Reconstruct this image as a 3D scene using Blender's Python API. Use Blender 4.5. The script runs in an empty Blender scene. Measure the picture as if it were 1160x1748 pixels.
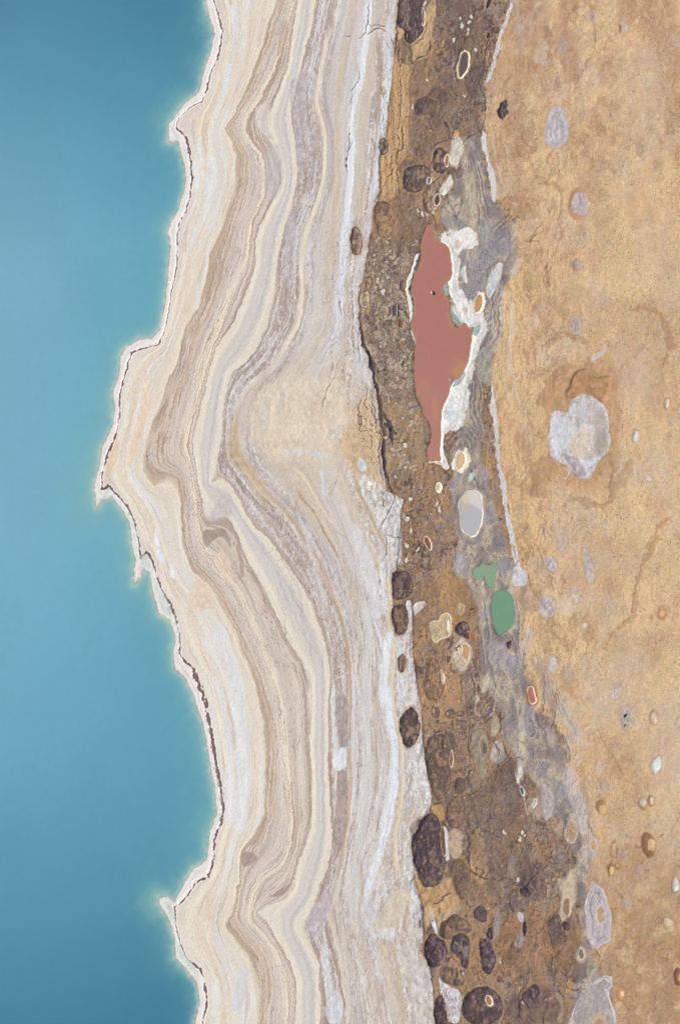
import bpy, math, numpy as np
from mathutils import Vector
S = bpy.context.scene
C = S.collection
MPP = 0.2                                   # metres per photograph pixel on the ground
# ------------------------------------------------------------------ camera
cam_d = bpy.data.cameras.new("camera"); cam = bpy.data.objects.new("camera", cam_d); C.objects.link(cam)
H = 620.0; ZREF = 2.0
cam.location = (0, 0, H); cam.rotation_euler = (0, 0, 0)
cam_d.sensor_width = 36; cam_d.sensor_fit = 'VERTICAL'; cam_d.sensor_height = 36
cam_d.angle_y = 2 * math.atan(1748 * MPP / 2 / (H - ZREF))
cam_d.clip_start = 1; cam_d.clip_end = 20000
S.camera = cam
# ------------------------------------------------------------------ sky, sun, exposure
SUN_EL, SUN_AZ = math.radians(56), math.radians(285)     # azimuth clockwise from +Y: light from the left
w = bpy.data.worlds.new("World"); S.world = w; w.use_nodes = True
nt = w.node_tree; bg = nt.nodes['Background']
sky = nt.nodes.new('ShaderNodeTexSky'); sky.sky_type = 'NISHITA'; sky.sun_disc = False
sky.sun_elevation = SUN_EL; sky.sun_rotation = SUN_AZ
sky.dust_density = 3.0
nt.links.new(sky.outputs[0], bg.inputs[0]); bg.inputs[1].default_value = 0.10
sd = bpy.data.lights.new("sun", 'SUN'); sun = bpy.data.objects.new("sun", sd); C.objects.link(sun)
sd.energy = 2.6; sd.angle = math.radians(14); sd.color = (1.0, 0.95, 0.89)
dirv = Vector((math.sin(SUN_AZ) * math.cos(SUN_EL), math.cos(SUN_AZ) * math.cos(SUN_EL), math.sin(SUN_EL)))
sun.rotation_euler = dirv.to_track_quat('Z', 'Y').to_euler()
S.view_settings.view_transform = 'Standard'; S.view_settings.look = 'None'
S.view_settings.gamma = 1.0; S.view_settings.exposure = 0.0
KR, KG, KB = 1.11, 1.11, 1.16                # what the light gives a flat white ground, per channel
# ------------------------------------------------------------------ numpy tools
rng = np.random.RandomState(11)
TAB = rng.rand(16, 256, 256).astype(np.float32)
def vn(x, y, k=0):
    xi = np.floor(x); yi = np.floor(y); fx = (x - xi).astype(np.float32); fy = (y - yi).astype(np.float32)
    xi = xi.astype(np.int64) & 255; yi = yi.astype(np.int64) & 255
    fx = fx*fx*fx*(fx*(fx*6-15)+10); fy = fy*fy*fy*(fy*(fy*6-15)+10)
    T = TAB[k & 15]; x1 = (xi+1) & 255; y1 = (yi+1) & 255
    a = T[xi, yi]; b = T[x1, yi]; c = T[xi, y1]; d = T[x1, y1]
    a = a + (b-a)*fx; c = c + (d-c)*fx
    return a + (c-a)*fy
def fbm(x, y, o=4, k=0, g=0.5):             # about -1 .. 1
    s = 0; a = 1; t = 0
    for i in range(o):
        s = s + a*(vn(x + 17.3*i + 5.1*k, y + 9.7*i + 3.3*k, k+i)*2-1); t += a; a *= g; x = x*2.03; y = y*2.03
    return s / t * 1.6
def voro(x, y, k=0):                        # F1, F2-F1, cell value
    xi = np.floor(x).astype(np.int64); yi = np.floor(y).astype(np.int64)
    f1 = np.full(x.shape, 9., np.float32); f2 = f1.copy(); cv = np.zeros(x.shape, np.float32)
    for i in (-1, 0, 1):
        for j in (-1, 0, 1):
            a = (xi+i) & 255; b = (yi+j) & 255
            px = xi+i+TAB[k, a, b]; py = yi+j+TAB[k+1, a, b]
            d = np.hypot(px-x, py-y).astype(np.float32)
            n = d < f1
            f2 = np.where(n, f1, np.minimum(f2, d)); cv = np.where(n, TAB[k+2, a, b], cv); f1 = np.where(n, d, f1)
    return f1, f2-f1, cv
def ss(a, b, v):
    t = np.clip((v-a)/(b-a), 0, 1); return t*t*(3-2*t)
def gs(v, c, s): return np.exp(-((v-c)/s)**2)
def pts(s):
    v = [float(t) for t in s.replace(';', ',').split(',')]
    return np.array(v).reshape(-1, 2)
def smooth(p, closed, n=1):
    for _ in range(n):
        if closed: q = np.roll(p, -1, 0); p = np.stack([.75*p+.25*q, .25*p+.75*q], 1).reshape(-1, 2)
        else:
            a, b = p[:-1], p[1:]
            m = np.stack([.75*a+.25*b, .25*a+.75*b], 1).reshape(-1, 2); p = np.vstack([p[:1], m[1:-1], p[-1:]])
    return p
def seg_dist(x, y, p, closed):              # distance, parameter 0..1 along, side sign
    q = np.roll(p, -1, 0) if closed else p[1:]
    a = p if closed else p[:-1]
    best = np.full(x.shape, 1e9, np.float32); par = np.zeros(x.shape, np.float32)
    L = np.hypot(*(q-a).T); cum = np.concatenate([[0], np.cumsum(L)]); tot = cum[-1]
    for i in range(len(a)):
        dx, dy = q[i]-a[i]; l2 = dx*dx+dy*dy+1e-9
        t = np.clip(((x-a[i, 0])*dx + (y-a[i, 1])*dy)/l2, 0, 1)
        d = (x-a[i, 0]-t*dx)**2 + (y-a[i, 1]-t*dy)**2
        m = d < best
        best = np.where(m, d, best); par = np.where(m, (cum[i]+t*L[i])/tot, par)
    return np.sqrt(best), par
def inside(x, y, p):
    c = np.zeros(x.shape, bool); n = len(p)
    for i in range(n):
        x1, y1 = p[i]; x2, y2 = p[(i+1) % n]
        if y1 == y2: continue
        m = ((y1 > y) != (y2 > y)) & (x < (x2-x1)*(y-y1)/(y2-y1)+x1)
        c ^= m
    return c
# ------------------------------------------------------------------ ground grid in survey coordinates (photo pixels x right, y down)
ST = 1.25
ap = 20 + np.cumsum(1.25*1.17**np.arange(1, 41))
gx = np.concatenate([-ap[::-1], np.arange(-20, 1180.1, ST), 1160+ap])
gy = np.concatenate([-ap[::-1], np.arange(-20, 1768.1, ST), 1748+ap])
NX, NY = len(gx), len(gy)
X, Y = np.meshgrid(gx, gy)
X = X.astype(np.float32); Y = Y.astype(np.float32)
Yc = np.clip(Y, -60, 1808)
W1 = fbm(X/26, Y/26, 4, 1); W2 = fbm(X/26, Y/26, 4, 5)       # shared wobble
W3 = fbm(X/6, Y/6, 3, 2); W4 = fbm(X/6, Y/6, 3, 8)
W5 = fbm(X/13, Y/15, 5, 10, .65); W6 = fbm(X/13, Y/15, 5, 13, .65); FE = ss(-.1, .6, fbm(X/14, Y/14, 3, 15)) if False else None
COL = np.zeros((NY, NX, 3), np.float32); Z = np.zeros((NY, NX), np.float32)
OWN = np.zeros((NY, NX), np.int32)          # which thing a bit of ground belongs to
def box(p, m):
    x0, y0 = p.min(0)-m; x1, y1 = p.max(0)+m
    i0, i1 = np.searchsorted(gx, x0), np.searchsorted(gx, x1); j0, j1 = np.searchsorted(gy, y0), np.searchsorted(gy, y1)
    return slice(j0, max(j1, j0+1)), slice(i0, max(i1, i0+1))
def put(sl, m, col, a=1.0):
    m = (m*a)[..., None]; c = np.asarray(col, np.float32)
    COL[sl] = COL[sl]*(1-m) + c*m
def sdf(p, warp=1.0, fine=0.6, margin=14, sm=2):
    p = smooth(np.asarray(p, float), True, sm); sl = box(p, margin)
    x = X[sl] + W1[sl]*warp*2.2 + W5[sl]*fine*1.7; y = Y[sl] + W2[sl]*warp*2.2 + W6[sl]*fine*1.7
    d, _ = seg_dist(x, y, p, True)
    return sl, np.where(inside(x, y, p), -d, d)
def patch(s, col, f=1.5, a=1.0, warp=1.0, fine=.6, dz=0, tex=0.05, sc=5, margin=14, sm=2):
    p = pts(s) if isinstance(s, str) else s
    sl, d = sdf(p, warp, fine, margin+f, sm); m = 1-ss(-f, f, d)
    n = fbm(X[sl]/sc, Y[sl]/(sc*1.6), 4, 3)[..., None]
    put(sl, m, np.asarray(col)*(1+tex*n), a)
    if dz: Z[sl] += dz*(1-ss(-4, 1, d))
    return sl, d
def stroke(s, wd, col, a=1.0, warp=.6, fine=.8, dz=0, soft=.8, taper=True, var=.5):
    p = smooth(pts(s) if isinstance(s, str) else s, False, 1); sl = box(p, wd*2+12)
    x = X[sl]+W1[sl]*warp*2.2+W3[sl]*fine; y = Y[sl]+W2[sl]*warp*2.2+W4[sl]*fine
    d, t = seg_dist(x, y, p, False)
    hw = wd/2*(1+var*fbm(X[sl]/9, Y[sl]/14, 2, 6))
    if taper: hw = hw*ss(0, .12, t)*ss(0, .12, 1-t)
    m = 1-ss(-soft, soft, d-hw); m = m*ss(0.05, .4, hw)
    put(sl, m, col, a)
    if dz: Z[sl] += dz*np.clip(1-d/np.maximum(hw+1.2, .5), 0, 1)
    return sl, m
def scribble(n, xr, yr, ln, wd, cols, a, ang=0, spread=.35, curl=.25, dz=-.1, where=None, smin=.4):
    for _ in range(n):
        x = xr[0]+rng.rand()*(xr[1]-xr[0]); y = yr[0]+rng.rand()*(yr[1]-yr[0]); t = ang+(rng.rand()*2-1)*spread; L_ = ln*(smin+rng.rand()*(1.6-smin)); k = (rng.rand()*2-1)*curl; q = [(x, y)]
        j, i = np.searchsorted(gy, y), np.searchsorted(gx, x)
        if where is not None and not where(j, i): continue
        for _k in range(5): t += k+(rng.rand()*2-1)*.25; x += math.sin(t)*L_/5; y += math.cos(t)*L_/5; q.append((x, y))
        stroke(np.array(q), wd*(.6+rng.rand()*.8), cols[rng.randint(len(cols))], a*(.5+.5*rng.rand()), warp=.8, fine=1.5, soft=.9, dz=dz, var=.7)

# ------------------------------------------------------------------ surveyed lines
L = {}
L[0] = pts("350,-60;353,0;357,28;367,55;362,79;350,114;341,148;334,160;314,176;298,197;288,210;288,238;303,238;314,276;317,300;314,328;303,359;290,383;286,392;291,419;288,464;281,522;274,560;260,578;238,579;217,591;205,609;202,643;193,667;195,695;194,722;184,745;174,765;171,790;162,828;164,864;171,852;190,845;203,862;221,893;226,928;233,955;228,972;229,995;238,983;245,969;257,976;260,1007;272,1045;290,1058;300,1088;297,1112;300,1143;317,1157;328,1184;341,1219;352,1257;359,1305;369,1353;371,1389;358,1424;352,1472;331,1482;314,1510;298,1541;284,1532;271,1533;270,1546;284,1562;293,1582;299,1610;300,1638;317,1655;336,1676;340,1714;333,1748;330,1810")
L[1] = pts("360,-60;364,0;372,21;379,52;376,74;371,100;360,121;353,148;345,171;329,179;307,197;300,216;314,229;321,245;325,276;327,300;324,334;317,359;307,376;302,402;303,419;300,464;291,502;286,543;278,571;269,588;241,595;224,602;217,622;209,653;203,681;203,712;200,736;193,755;183,775;174,807;173,836;186,829;200,845;217,866;229,893;236,921;240,953;250,943;260,957;269,993;283,1021;298,1052;307,1095;307,1119;328,1141;341,1174;352,1212;362,1264;369,1305;376,1347;379,1381;376,1409;366,1434;362,1476;355,1498;333,1508;317,1534;297,1551;300,1583;304,1603;316,1634;321,1641;341,1655;348,1672;352,1717;345,1748;340,1810")
L[3] = pts("475,-60;470,0;452,62;441,100;421,152;400,197;383,221;400,238;410,269;407,310;393,355;383,395;359,433;357,464;341,522;324,543;307,584;302,626;286,643;279,678;262,712;252,743;245,776;245,807;262,830;285,812;303,818;309,855;310,907;316,941;328,976;355,995;376,1028;393,1060;407,1085;416,1110;431,1136;441,1181;455,1229;459,1264;457,1305;455,1347;453,1393;438,1427;414,1451;410,1479;409,1520;397,1562;386,1582;407,1603;424,1627;438,1665;447,1710;441,1748;436,1810")
L[3.6] = pts("497,-60;490,0;470,50;460,85;449,120;424,169;408,197;393,221;412,241;424,262;422,310;412,345;400,385;392,420;385,464;362,522;350,550;335,590;322,640;308,680;300,720;285,760;285,790;300,797;313,814;318,855;319,907;328,941;345,970;365,985;385,1015;402,1045;420,1085;440,1125;452,1170;466,1215;472,1257;472,1326;466,1395;455,1438;424,1476;414,1496;407,1541;403,1569;410,1579;434,1603;452,1631;459,1658;460,1693;455,1727;448,1810")
L[4.4] = pts("505,-60;500,0;482,50;473,90;460,124;432,172;415,197;410,221;420,241;443,262;449,297;444,338;424,375;417,440;398,481;370,543;352,584;338,626;331,681;312,736;308,769;324,803;327,838;331,872;334,914;350,952;366,975;385,990;405,1020;422,1060;445,1105;459,1147;469,1188;476,1243;480,1291;490,1348;495,1400;490,1440;478,1468;438,1496;428,1520;420,1555;418,1574;436,1590;464,1627;482,1672;484,1727;480,1810")
L[5] = pts("508,-60;504,0;488,50;477,92;464,128;438,178;422,197;418,221;429,241;450,270;454,300;449,338;432,375;428,400;424,440;408,481;380,550;358,612;344,667;326,729;318,762;331,803;334,838;338,872;341,905;353,945;372,950;392,985;412,1015;434,1058;455,1105;470,1147;480,1188;487,1243;490,1291;495,1348;499,1410;494,1450;484,1478;452,1500;438,1527;428,1560;432,1574;452,1592;474,1625;488,1665;492,1710;488,1810")
L[6] = pts("512,-60;508,0;500,50;493,100;478,150;462,185;452,205;455,235;470,250;480,275;482,310;465,345;443,385;433,410;436,450;419,500;400,550;372,590;365,600;353,650;341,700;328,750;334,800;343,850;345,885;352,897;366,888;386,880;397,892;407,915;420,950;445,993;476,1062;493,1098;518,1130;531,1164;533,1215;528,1264;531,1309;533,1360;531,1412;520,1440;508,1470;503,1512;486,1538;455,1545;436,1558;455,1572;476,1610;497,1645;507,1679;503,1748;500,1810")
L[8] = pts("542,-60;538,0;530,60;517,100;506,150;497,190;500,220;505,250;508,300;498,350;483,400;472,450;469,500;455,550;431,600;419,618;391,635;388,660;381,700;376,750;366,795;362,825;380,815;395,826;408,850;417,872;434,900;462,917;483,948;507,983;531,1028;545,1066;557,1105;564,1153;559,1205;559,1291;562,1360;566,1429;559,1479;545,1514;533,1551;510,1569;509,1582;524,1614;545,1645;547,1693;547,1748;545,1810")
L[9] = pts("580,-60;576,0;566,45;548,114;540,152;541,186;552,221;555,248;553,310;538,355;520,395;514,440;516,505;507,557;490,581;474,622;430,655;408,685;400,712;399,772;421,803;445,834;483,866;507,900;538,948;562,1003;586,1062;595,1100;597,1133;600,1178;603,1281;598,1348;593,1400;583,1462;570,1520;562,1555;569,1589;579,1624;586,1693;590,1748;590,1810")
L[10] = pts("610,-60;605,0;590,50;578,103;572,207;578,310;570,360;562,420;566,500;555,560;520,620;480,680;470,740;490,790;530,830;560,897;590,960;605,1020;615,1080;610,1150;622,1200;630,1260;633,1310;625,1370;615,1430;603,1480;600,1530;598,1570;610,1620;618,1660;635,1748;638,1810")
L[11] = pts("632,-60;628,0;624,45;614,121;595,183;597,224;593,262;597,310;590,379;583,402;579,471;583,505;579,557;562,598;540,650;540,720;556,780;575,850;607,941;624,1010;640,1060;655,1100;655,1171;666,1240;672,1291;669,1343;659,1395;650,1440;638,1470;624,1520;617,1572;631,1617;655,1658;669,1710;676,1748;680,1810")
L[12] = pts("672,-60;668,0;658,40;655,86;659,138;652,190;641,241;634,310;624,365;610,420;602,480;603,540;604,600;598,650;596,720;606,817;630,893;647,934;658,970;659,1030;674,1102;670,1188;690,1274;690,1360;680,1420;683,1496;697,1520;693,1582;685,1610;695,1660;708,1748;712,1810")
L[13] = pts("682,-60;679,0;676,48;669,121;662,193;657,234;645,276;648,331;640,352;638,380;628,420;622,464;612,502;612,543;617,591;632,619;640,660;646,709;649,747;653,786;660,838;688,852;684,883;680,928;677,969;670,993;670,1045;703,1050;703,1112;710,1164;717,1205;721,1257;728,1319;736,1360;731,1384;707,1412;702,1451;707,1496;717,1541;721,1582;717,1620;734,1651;738,1693;742,1748;744,1810")
EDGE = pts("879,-60;874,0;853,55;843,100;825,148;822,185;824,221;832,276;843,345;884,384;874,436;857,488;843,591;836,643;841,721;846,776;860,838;862,872;874,914;882,970;880,1000;888,1084;898,1147;915,1205;950,1240;963,1257;967,1298;980,1340;995,1378;998,1430;998,1469;1003,1560;1008,1624;1046,1727;1060,1810")
# ------------------------------------------------------------------ strata field u: relax between the surveyed lines, coarse to fine
def relax():
    u = None
    for step in (16, 8, 4, 2):
        cx = np.arange(100, 821, step); cy = np.arange(-60, 1817, step); nx, ny = len(cx), len(cy)
        fix = np.zeros((ny, nx), bool); val = np.zeros((ny, nx), np.float32)
        for v, p in L.items():
            for a, b in zip(p[:-1], p[1:]):
                n = int(np.hypot(*(b-a))/step*2)+2
                q = a + (b-a)*np.linspace(0, 1, n)[:, None]
                i = np.rint((q[:, 0]-100)/step).astype(int); j = np.rint((q[:, 1]+60)/step).astype(int)
                ok = (i >= 0) & (i < nx) & (j >= 0) & (j < ny); fix[j[ok], i[ok]] = True; val[j[ok], i[ok]] = v
        if u is None: u = np.full((ny, nx), 6., np.float32)
        else:
            fx = np.clip((cx-pc[0][0])/(pc[0][1]-pc[0][0]), 0, len(pc[0])-1.001); fy = np.clip((cy-pc[1][0])/(pc[1][1]-pc[1][0]), 0, len(pc[1])-1.001)
            i = fx.astype(int); j = fy.astype(int); a = (fx-i)[None]; b = (fy-j)[:, None]
            u = (u[j][:, i]*(1-a)+u[j][:, i+1]*a)*(1-b)+(u[j+1][:, i]*(1-a)+u[j+1][:, i+1]*a)*b
        for _ in range(160 if step > 2 else 90):
            u[fix] = val[fix]
            p = np.pad(u, 1, 'edge'); u = (p[:-2, 1:-1]+p[2:, 1:-1]+p[1:-1, :-2]+p[1:-1, 2:])/4
        pc = (cx, cy)
    p = np.pad(u, 1, 'edge'); return (p[:-2, 1:-1]+p[2:, 1:-1]+p[1:-1, :-2]+p[1:-1, 2:]+4*u)/8, pc
UG, (ucx, ucy) = relax()
def samp(G, x, y):
    fx = np.clip((x-ucx[0])/2., 0, len(ucx)-1.001); fy = np.clip((y-ucy[0])/2., 0, len(ucy)-1.001)
    i = fx.astype(np.int32); j = fy.astype(np.int32); a = fx-i; b = fy-j
    return (G[j, i]*(1-a)+G[j, i+1]*a)*(1-b)+(G[j+1, i]*(1-a)+G[j+1, i+1]*a)*b
U = samp(UG, X + W3*.9 + W5*.9 + W1*1.2, Yc + W4*.9 + W6*.9 + W2*1.2).astype(np.float32)
gyy, gxx = np.gradient(UG, 2.0); GM = samp(np.hypot(gxx, gyy), X, Yc).astype(np.float32)      # change of u per pixel
def xline(p, y): return np.interp(y, p[:, 1], p[:, 0])
def signed(p, x, y, big=4000):              # + on the right of an open top-to-bottom line
    d, _ = seg_dist(x, y, p, False); poly = np.vstack([p, [[-big, p[-1, 1]], [-big, p[0, 1]]]])
    return np.where(inside(x, y, poly), -d, d)
DW = signed(L[0], X+W3*1.3+W1*1.2+W5*.8, Yc*.999+W4*1.3+W2*1.2+W6*.8); DM = signed(L[13], X+W3*1.2+W1*1.5, Yc*.999+W4*1.2); DP = signed(EDGE, X+W3*1.5+W1*3, Yc*.999+W4)
# ------------------------------------------------------------------ salt shore
BL = np.array([229, 219, 201.]); PK = np.array([228, 207, 188.]); WH = np.array([222, 225, 231.]); BR = np.array([185, 164, 148.])
LV = np.array([205, 196, 197.]); DB = np.array([160, 138, 126.]); LB = np.array([209, 197, 187.]); GV = np.array([188, 178, 178.])
stops = [(-.3, (220, 209, 203)), (.25, (226, 216, 211)), (.7, (231, 228, 229)), (1.0, (215, 203, 196)), (1.15, (224, 214, 204)), (1.45, (229, 222, 206)), (1.7, (226, 213, 197)), (1.95, (229, 223, 209)),
         (2.2, (220, 215, 213)), (2.45, (228, 220, 203)), (2.7, (222, 212, 199)), (2.93, (229, 219, 201)), (3.03, (192, 172, 153)), (3.5, (190, 169, 150)), (3.62, (205, 190, 176)), (3.75, (188, 172, 162)), (4.0, (207, 194, 187)),
         (4.25, (200, 186, 180)), (4.4, (214, 202, 190)), (4.5, (229, 217, 197)), (4.95, (227, 214, 195)), (5.06, (187, 167, 152)), (5.5, (192, 174, 160)), (5.93, (181, 162, 149)), (6.03, (226, 218, 204)), (6.4, (224, 215, 201)),
         (6.8, (209, 203, 199)), (7.3, (205, 199, 198)), (7.65, (220, 212, 200)), (7.96, (226, 217, 201)), (8.04, (186, 168, 157)), (8.3, (180, 163, 155)), (8.55, (192, 181, 180)), (8.8, (188, 172, 164)), (8.92, (200, 187, 175)), (9.0, (226, 216, 200)), (9.12, (208, 196, 186)),
         (9.3, (196, 184, 181)), (9.6, (205, 199, 196)), (9.95, (208, 196, 184)), (10.1, (213, 199, 180)), (10.3, (203, 194, 190)), (10.7, (208, 200, 198)), (10.93, (218, 219, 224)), (11.12, (214, 213, 216)), (11.35, (206, 195, 186)),
         (11.7, (207, 197, 188)), (11.9, (194, 178, 166)), (12.0, (200, 192, 190)), (12.25, (213, 212, 217)), (12.6, (206, 202, 206)), (12.85, (196, 184, 176)), (13.2, (186, 166, 146))]
su = np.array([s[0] for s in stops]); sc_ = np.array([s[1] for s in stops], float)
n_slow = fbm(U*1.7, Yc/160, 3, 4); n_str = fbm(U*7, Yc/70, 4, 7); n_fine = fbm(U*22, Yc/45, 3, 9); n_iso = fbm(X/7, Yc/11, 4, 10)
wid = np.clip(.03/np.maximum(GM, .003), .3, 3)              # broad bands get calm, mottled ground
uu = U + n_slow*.10*np.minimum(wid, 1.2) + n_str*.05
for c in range(3): COL[..., c] = np.interp(uu, su, sc_[:, c])
rag = ss(8.0, 8.1, U)*(1-ss(8.85, 8.95, U)) + ss(9.08, 9.2, U)*(1-ss(9.35, 9.5, U))*.8 + ss(11.55, 11.7, U)*(1-ss(12.0, 12.1, U)) + ss(12.3, 12.6, U)*.5 + (ss(900, 1000, Yc)*ss(9.1, 9.3, U)*.55)
rag = np.clip(rag, 0, 1)
rough = .35 + .5*ss(3.0, 3.1, U)*(1-ss(5.9, 6.0, U)) + .6*rag + .25*ss(8, 8.1, U)
COL *= (1 + (n_str*.035 + n_fine*.03 + n_iso*.018)*rough)[..., None]
allsl = (slice(None), slice(None))
beach = ss(1.05, 1.25, U)*(1-ss(2.8, 3.0, U))
put(allsl, beach*ss(.15, .6, fbm(U*3.1, Yc/110, 4, 12)), (225, 225, 226), .75)
put(allsl, beach*ss(.2, .7, fbm(U*4.3+7, Yc/130, 4, 13)), (224, 208, 190), .55)
put(allsl, beach*ss(.35, .8, fbm(U*9+3, Yc/60, 4, 14)), (205, 190, 178), .6)
rs = ss(8.02, 8.15, U)*(1-ss(12.9, 13.1, U))*(.35+.65*rag)
put(allsl, rs*ss(.05, .5, fbm(U*6+11, Yc/80, 5, 15)), (217, 217, 223), .62)
put(allsl, rs*ss(.1, .6, fbm(U*5+31, Yc/90, 5, 3)), (187, 168, 152), .6)
put(allsl, rs*ss(.3, .8, fbm(U*11+3, Yc/60, 4, 6)), (160, 143, 136), .5)
mid = ss(3.0, 3.1, U)*(1-ss(5.95, 6.0, U))
put(allsl, mid*ss(.15, .7, fbm(U*13+2, Yc/55, 4, 1)), (168, 147, 134), .55)
put(allsl, mid*ss(.2, .8, fbm(U*11+22, Yc/70, 4, 2)), (214, 205, 203), .5)
lo = ss(640, 760, Yc)*(1-ss(1500, 1600, Yc)); put(allsl, lo*gs(U, 9.0, .1), (184, 158, 132), .8)
lz = ss(930, 1000, Yc)*(1-ss(1330, 1420, Yc)); put(allsl, lz*ss(5.02, 5.1, U)*(1-ss(5.6, 5.8, U)), (212, 200, 188), .75); put(allsl, lz*ss(3.6, 3.7, U)*(1-ss(4.2, 4.4, U)), (209, 197, 187), .6); put(allsl, lz*gs(U, 5.35, .12)*ss(-.3, .2, n_str), (176, 154, 138), .6)
lu = (1-ss(560, 640, Yc)); put(allsl, lu*ss(3.65, 3.72, U)*(1-ss(4.2, 4.4, U)), (207, 195, 188), .5)
lz = ss(3.62, 3.7, U)*(1-ss(4.2, 4.4, U))+ss(5.05, 5.2, U)*(1-ss(5.75, 5.9, U)); put(allsl, lz*ss(-.25, .3, fbm(U*9+40, Yc/65, 5, 11)), (210, 199, 189), .7); put(allsl, ss(3.05, 3.12, U)*(1-ss(3.5, 3.6, U))*ss(.0, .4, fbm(U*12+4, Yc/50, 5, 12)), (206, 190, 174), .6); put(allsl, rs*ss(.1, .4, fbm(U*8+77, Yc/75, 5, 13)), (221, 219, 216), .6)
put(allsl, (ss(5.12, 5.25, U)*(1-ss(5.6, 5.85, U))+ss(3.68, 3.75, U)*(1-ss(4.1, 4.3, U)))*ss(620, 760, Yc), (213, 202, 190), .45); put(allsl, mid*ss(.05, .3, fbm(U*16+9, Yc/60, 5, 4)), (222, 213, 202), .5)
# thin eroded ledges that follow the strata
STEP = np.zeros_like(U)
for k, (f, yy, t, a) in enumerate([(5.0, 130, .035, .55), (9.0, 90, .05, .4), (3.2, 200, .022, .5), (14, 60, .06, .3)]):
    n = fbm(U*f*.5+k*9, Yc/yy, 5, k+2); l = np.exp(-(n/t)**2)*ss(-.2, .35, fbm(X/40+k*5, Yc/60, 3, k))
    z = (rs + mid*.8 + beach*.18)
    put(allsl, l*z, (146, 126, 118), a); STEP += l*z*a
# broad embayment of plain pale crust
emb = 1-ss(.018, .04, GM); emb = emb*ss(9.2, 9.6, U)*(1-ss(12.6, 13, U))*ss(560, 640, Yc)*(1-ss(860, 960, Yc))
n = fbm(X/22, Yc/30, 5, 12)[..., None]
put(allsl, emb, np.array([214, 199, 180])+n*np.array([8, 10, 14]) - 12*np.abs(n_iso[..., None]), .7)
# shore rises gently landward, scarp at the dark line
SC = ss(.8, 1.05, U)*.9
Zshore = ss(0, 5, DW)*.12 + SC + .22*np.clip(U-1, 0, 12) + .10*np.sin(uu*9)*.5 + n_str*.06*rough + n_fine*.03*rough - STEP*.18
ro = ss(10.8, 11.4, U)*(1-ss(12.95, 13.1, U))*np.clip(rag+.25, 0, 1); v1 = fbm(X/8+n_str*.6, Yc/16, 6, 2, .68); v2 = fbm(X/5, Yc/8+U, 6, 5, .7)
put(allsl, ro*ss(.12, .3, v1)*ss(900, 1100, Yc+W1*40), (203, 186, 168), .75); put(allsl, ro*ss(.15, .35, v2), (186, 170, 160), .5); put(allsl, ro*ss(.2, .45, -v2), (226, 226, 230), .6)
r3 = ss(8.0, 8.1, U)*(1-ss(12.95, 13.1, U))*rag; v3 = fbm(X/3.5+n_str*.8, Yc/9, 5, 9, .7)
put(allsl, r3*ss(.25, .5, v3), (160, 144, 138), .45); put(allsl, r3*ss(.25, .5, -v3), (222, 220, 222), .5)
# ------------------------------------------------------------------ mud flat, grey belt, tan plain
x_, y_ = X, Yc
m1 = fbm(x_/34, y_/60, 5, 3); m2 = fbm(x_/11, y_/17, 5, 6, .6); m3 = fbm(x_/4, y_/5, 3, 9); m4 = fbm(x_/60, y_/90, 4, 12)
f1, f21, cv = voro(x_/9+m2*.5, y_/12+m1*.5, 2)
MUD = np.zeros_like(COL)
def lerp(a, b, t): t = np.clip(t, 0, 1)[..., None]; return np.asarray(a, np.float32)*(1-t)+np.asarray(b, np.float32)*t
def along(*a): return np.interp(y_, [v[0] for v in a], [v[1] for v in a]).astype(np.float32)
darkw = along((0, .62), (180, .5), (350, .5), (600, .45), (780, .35), (850, .2), (1200, .2), (1300, .5), (1450, .6), (1748, .5))
orw = along((0, .5), (400, .5), (600, .35), (780, .55), (850, .75), (1250, .75), (1400, .45), (1748, .8))
m2 = fbm(x_/13+m1*.8, y_/19+m4*.8, 6, 6, .66)
MUD = lerp((148, 123, 105), (177, 142, 108), ss(-.35, .75, m1+m2*.6+orw*1.4-.9))
MUD = lerp(MUD, (122, 104, 96), ss(-.0, .55, m2*1.0+m4*.8+darkw-.5)*.85); MUD = lerp(MUD, (174, 138, 104), ss(.1, .5, fbm(x_/7+m1*2, y_/11+m2, 5, 15, .65))*.55)
MUD = lerp(MUD, (150, 136, 130), ss(.1, .5, fbm(x_/22, y_/30, 5, 8, .6)+.3*m3)*.55*ss(0, 8, x_-along((0, 735), (400, 735), (800, 700), (1748, 740))))
MUD = lerp(MUD, (200, 172, 138), ss(.4, .9, m2+m3*.15)*.6)
MUD = lerp(MUD, (86, 72, 76), ss(.3, .8, -m3*.2-m2*.9)*.6)
MUD *= (1+.045*m3+.03*(cv-.5))[..., None]; mr_ = fbm(x_/9+m2, y_/26+m1*2, 5, 1, .6); MUD = lerp(MUD, (92, 78, 80), np.exp(-(mr_/.05)**2)*.5*ss(-.3, .3, m4))
# rubble strip of broken slabs west of the red pool
rub = ss(0, 8, DM)*(1-ss(722, 732, x_+m1*6))*ss(395, 430, y_)*(1-ss(800, 830, y_))
r1, r21, rc = voro(x_/8+m2*.9, y_/9.5+m1*.9+m3*.1, 5); q1, q21, qc = voro(x_/3.6+m2*.5, y_/4.2, 8)
RU = lerp((146, 128, 114), (190, 174, 154), ss(.35, 1, rc)*.8+.4*(qc-.5)*ss(-.3, .3, m4)); RU = lerp(RU, (112, 96, 94), np.clip(ss(.13, .0, r21)*.7+ss(.1, .0, q21)*.25+ss(.0, .7, m2)*.6, 0, 1))
RU = lerp(RU, (180, 146, 108), ss(600, 660, y_)*ss(-.1, .5, m4+m2*.5)*.6)
MUD = lerp(MUD, RU, rub*.9)
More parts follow.
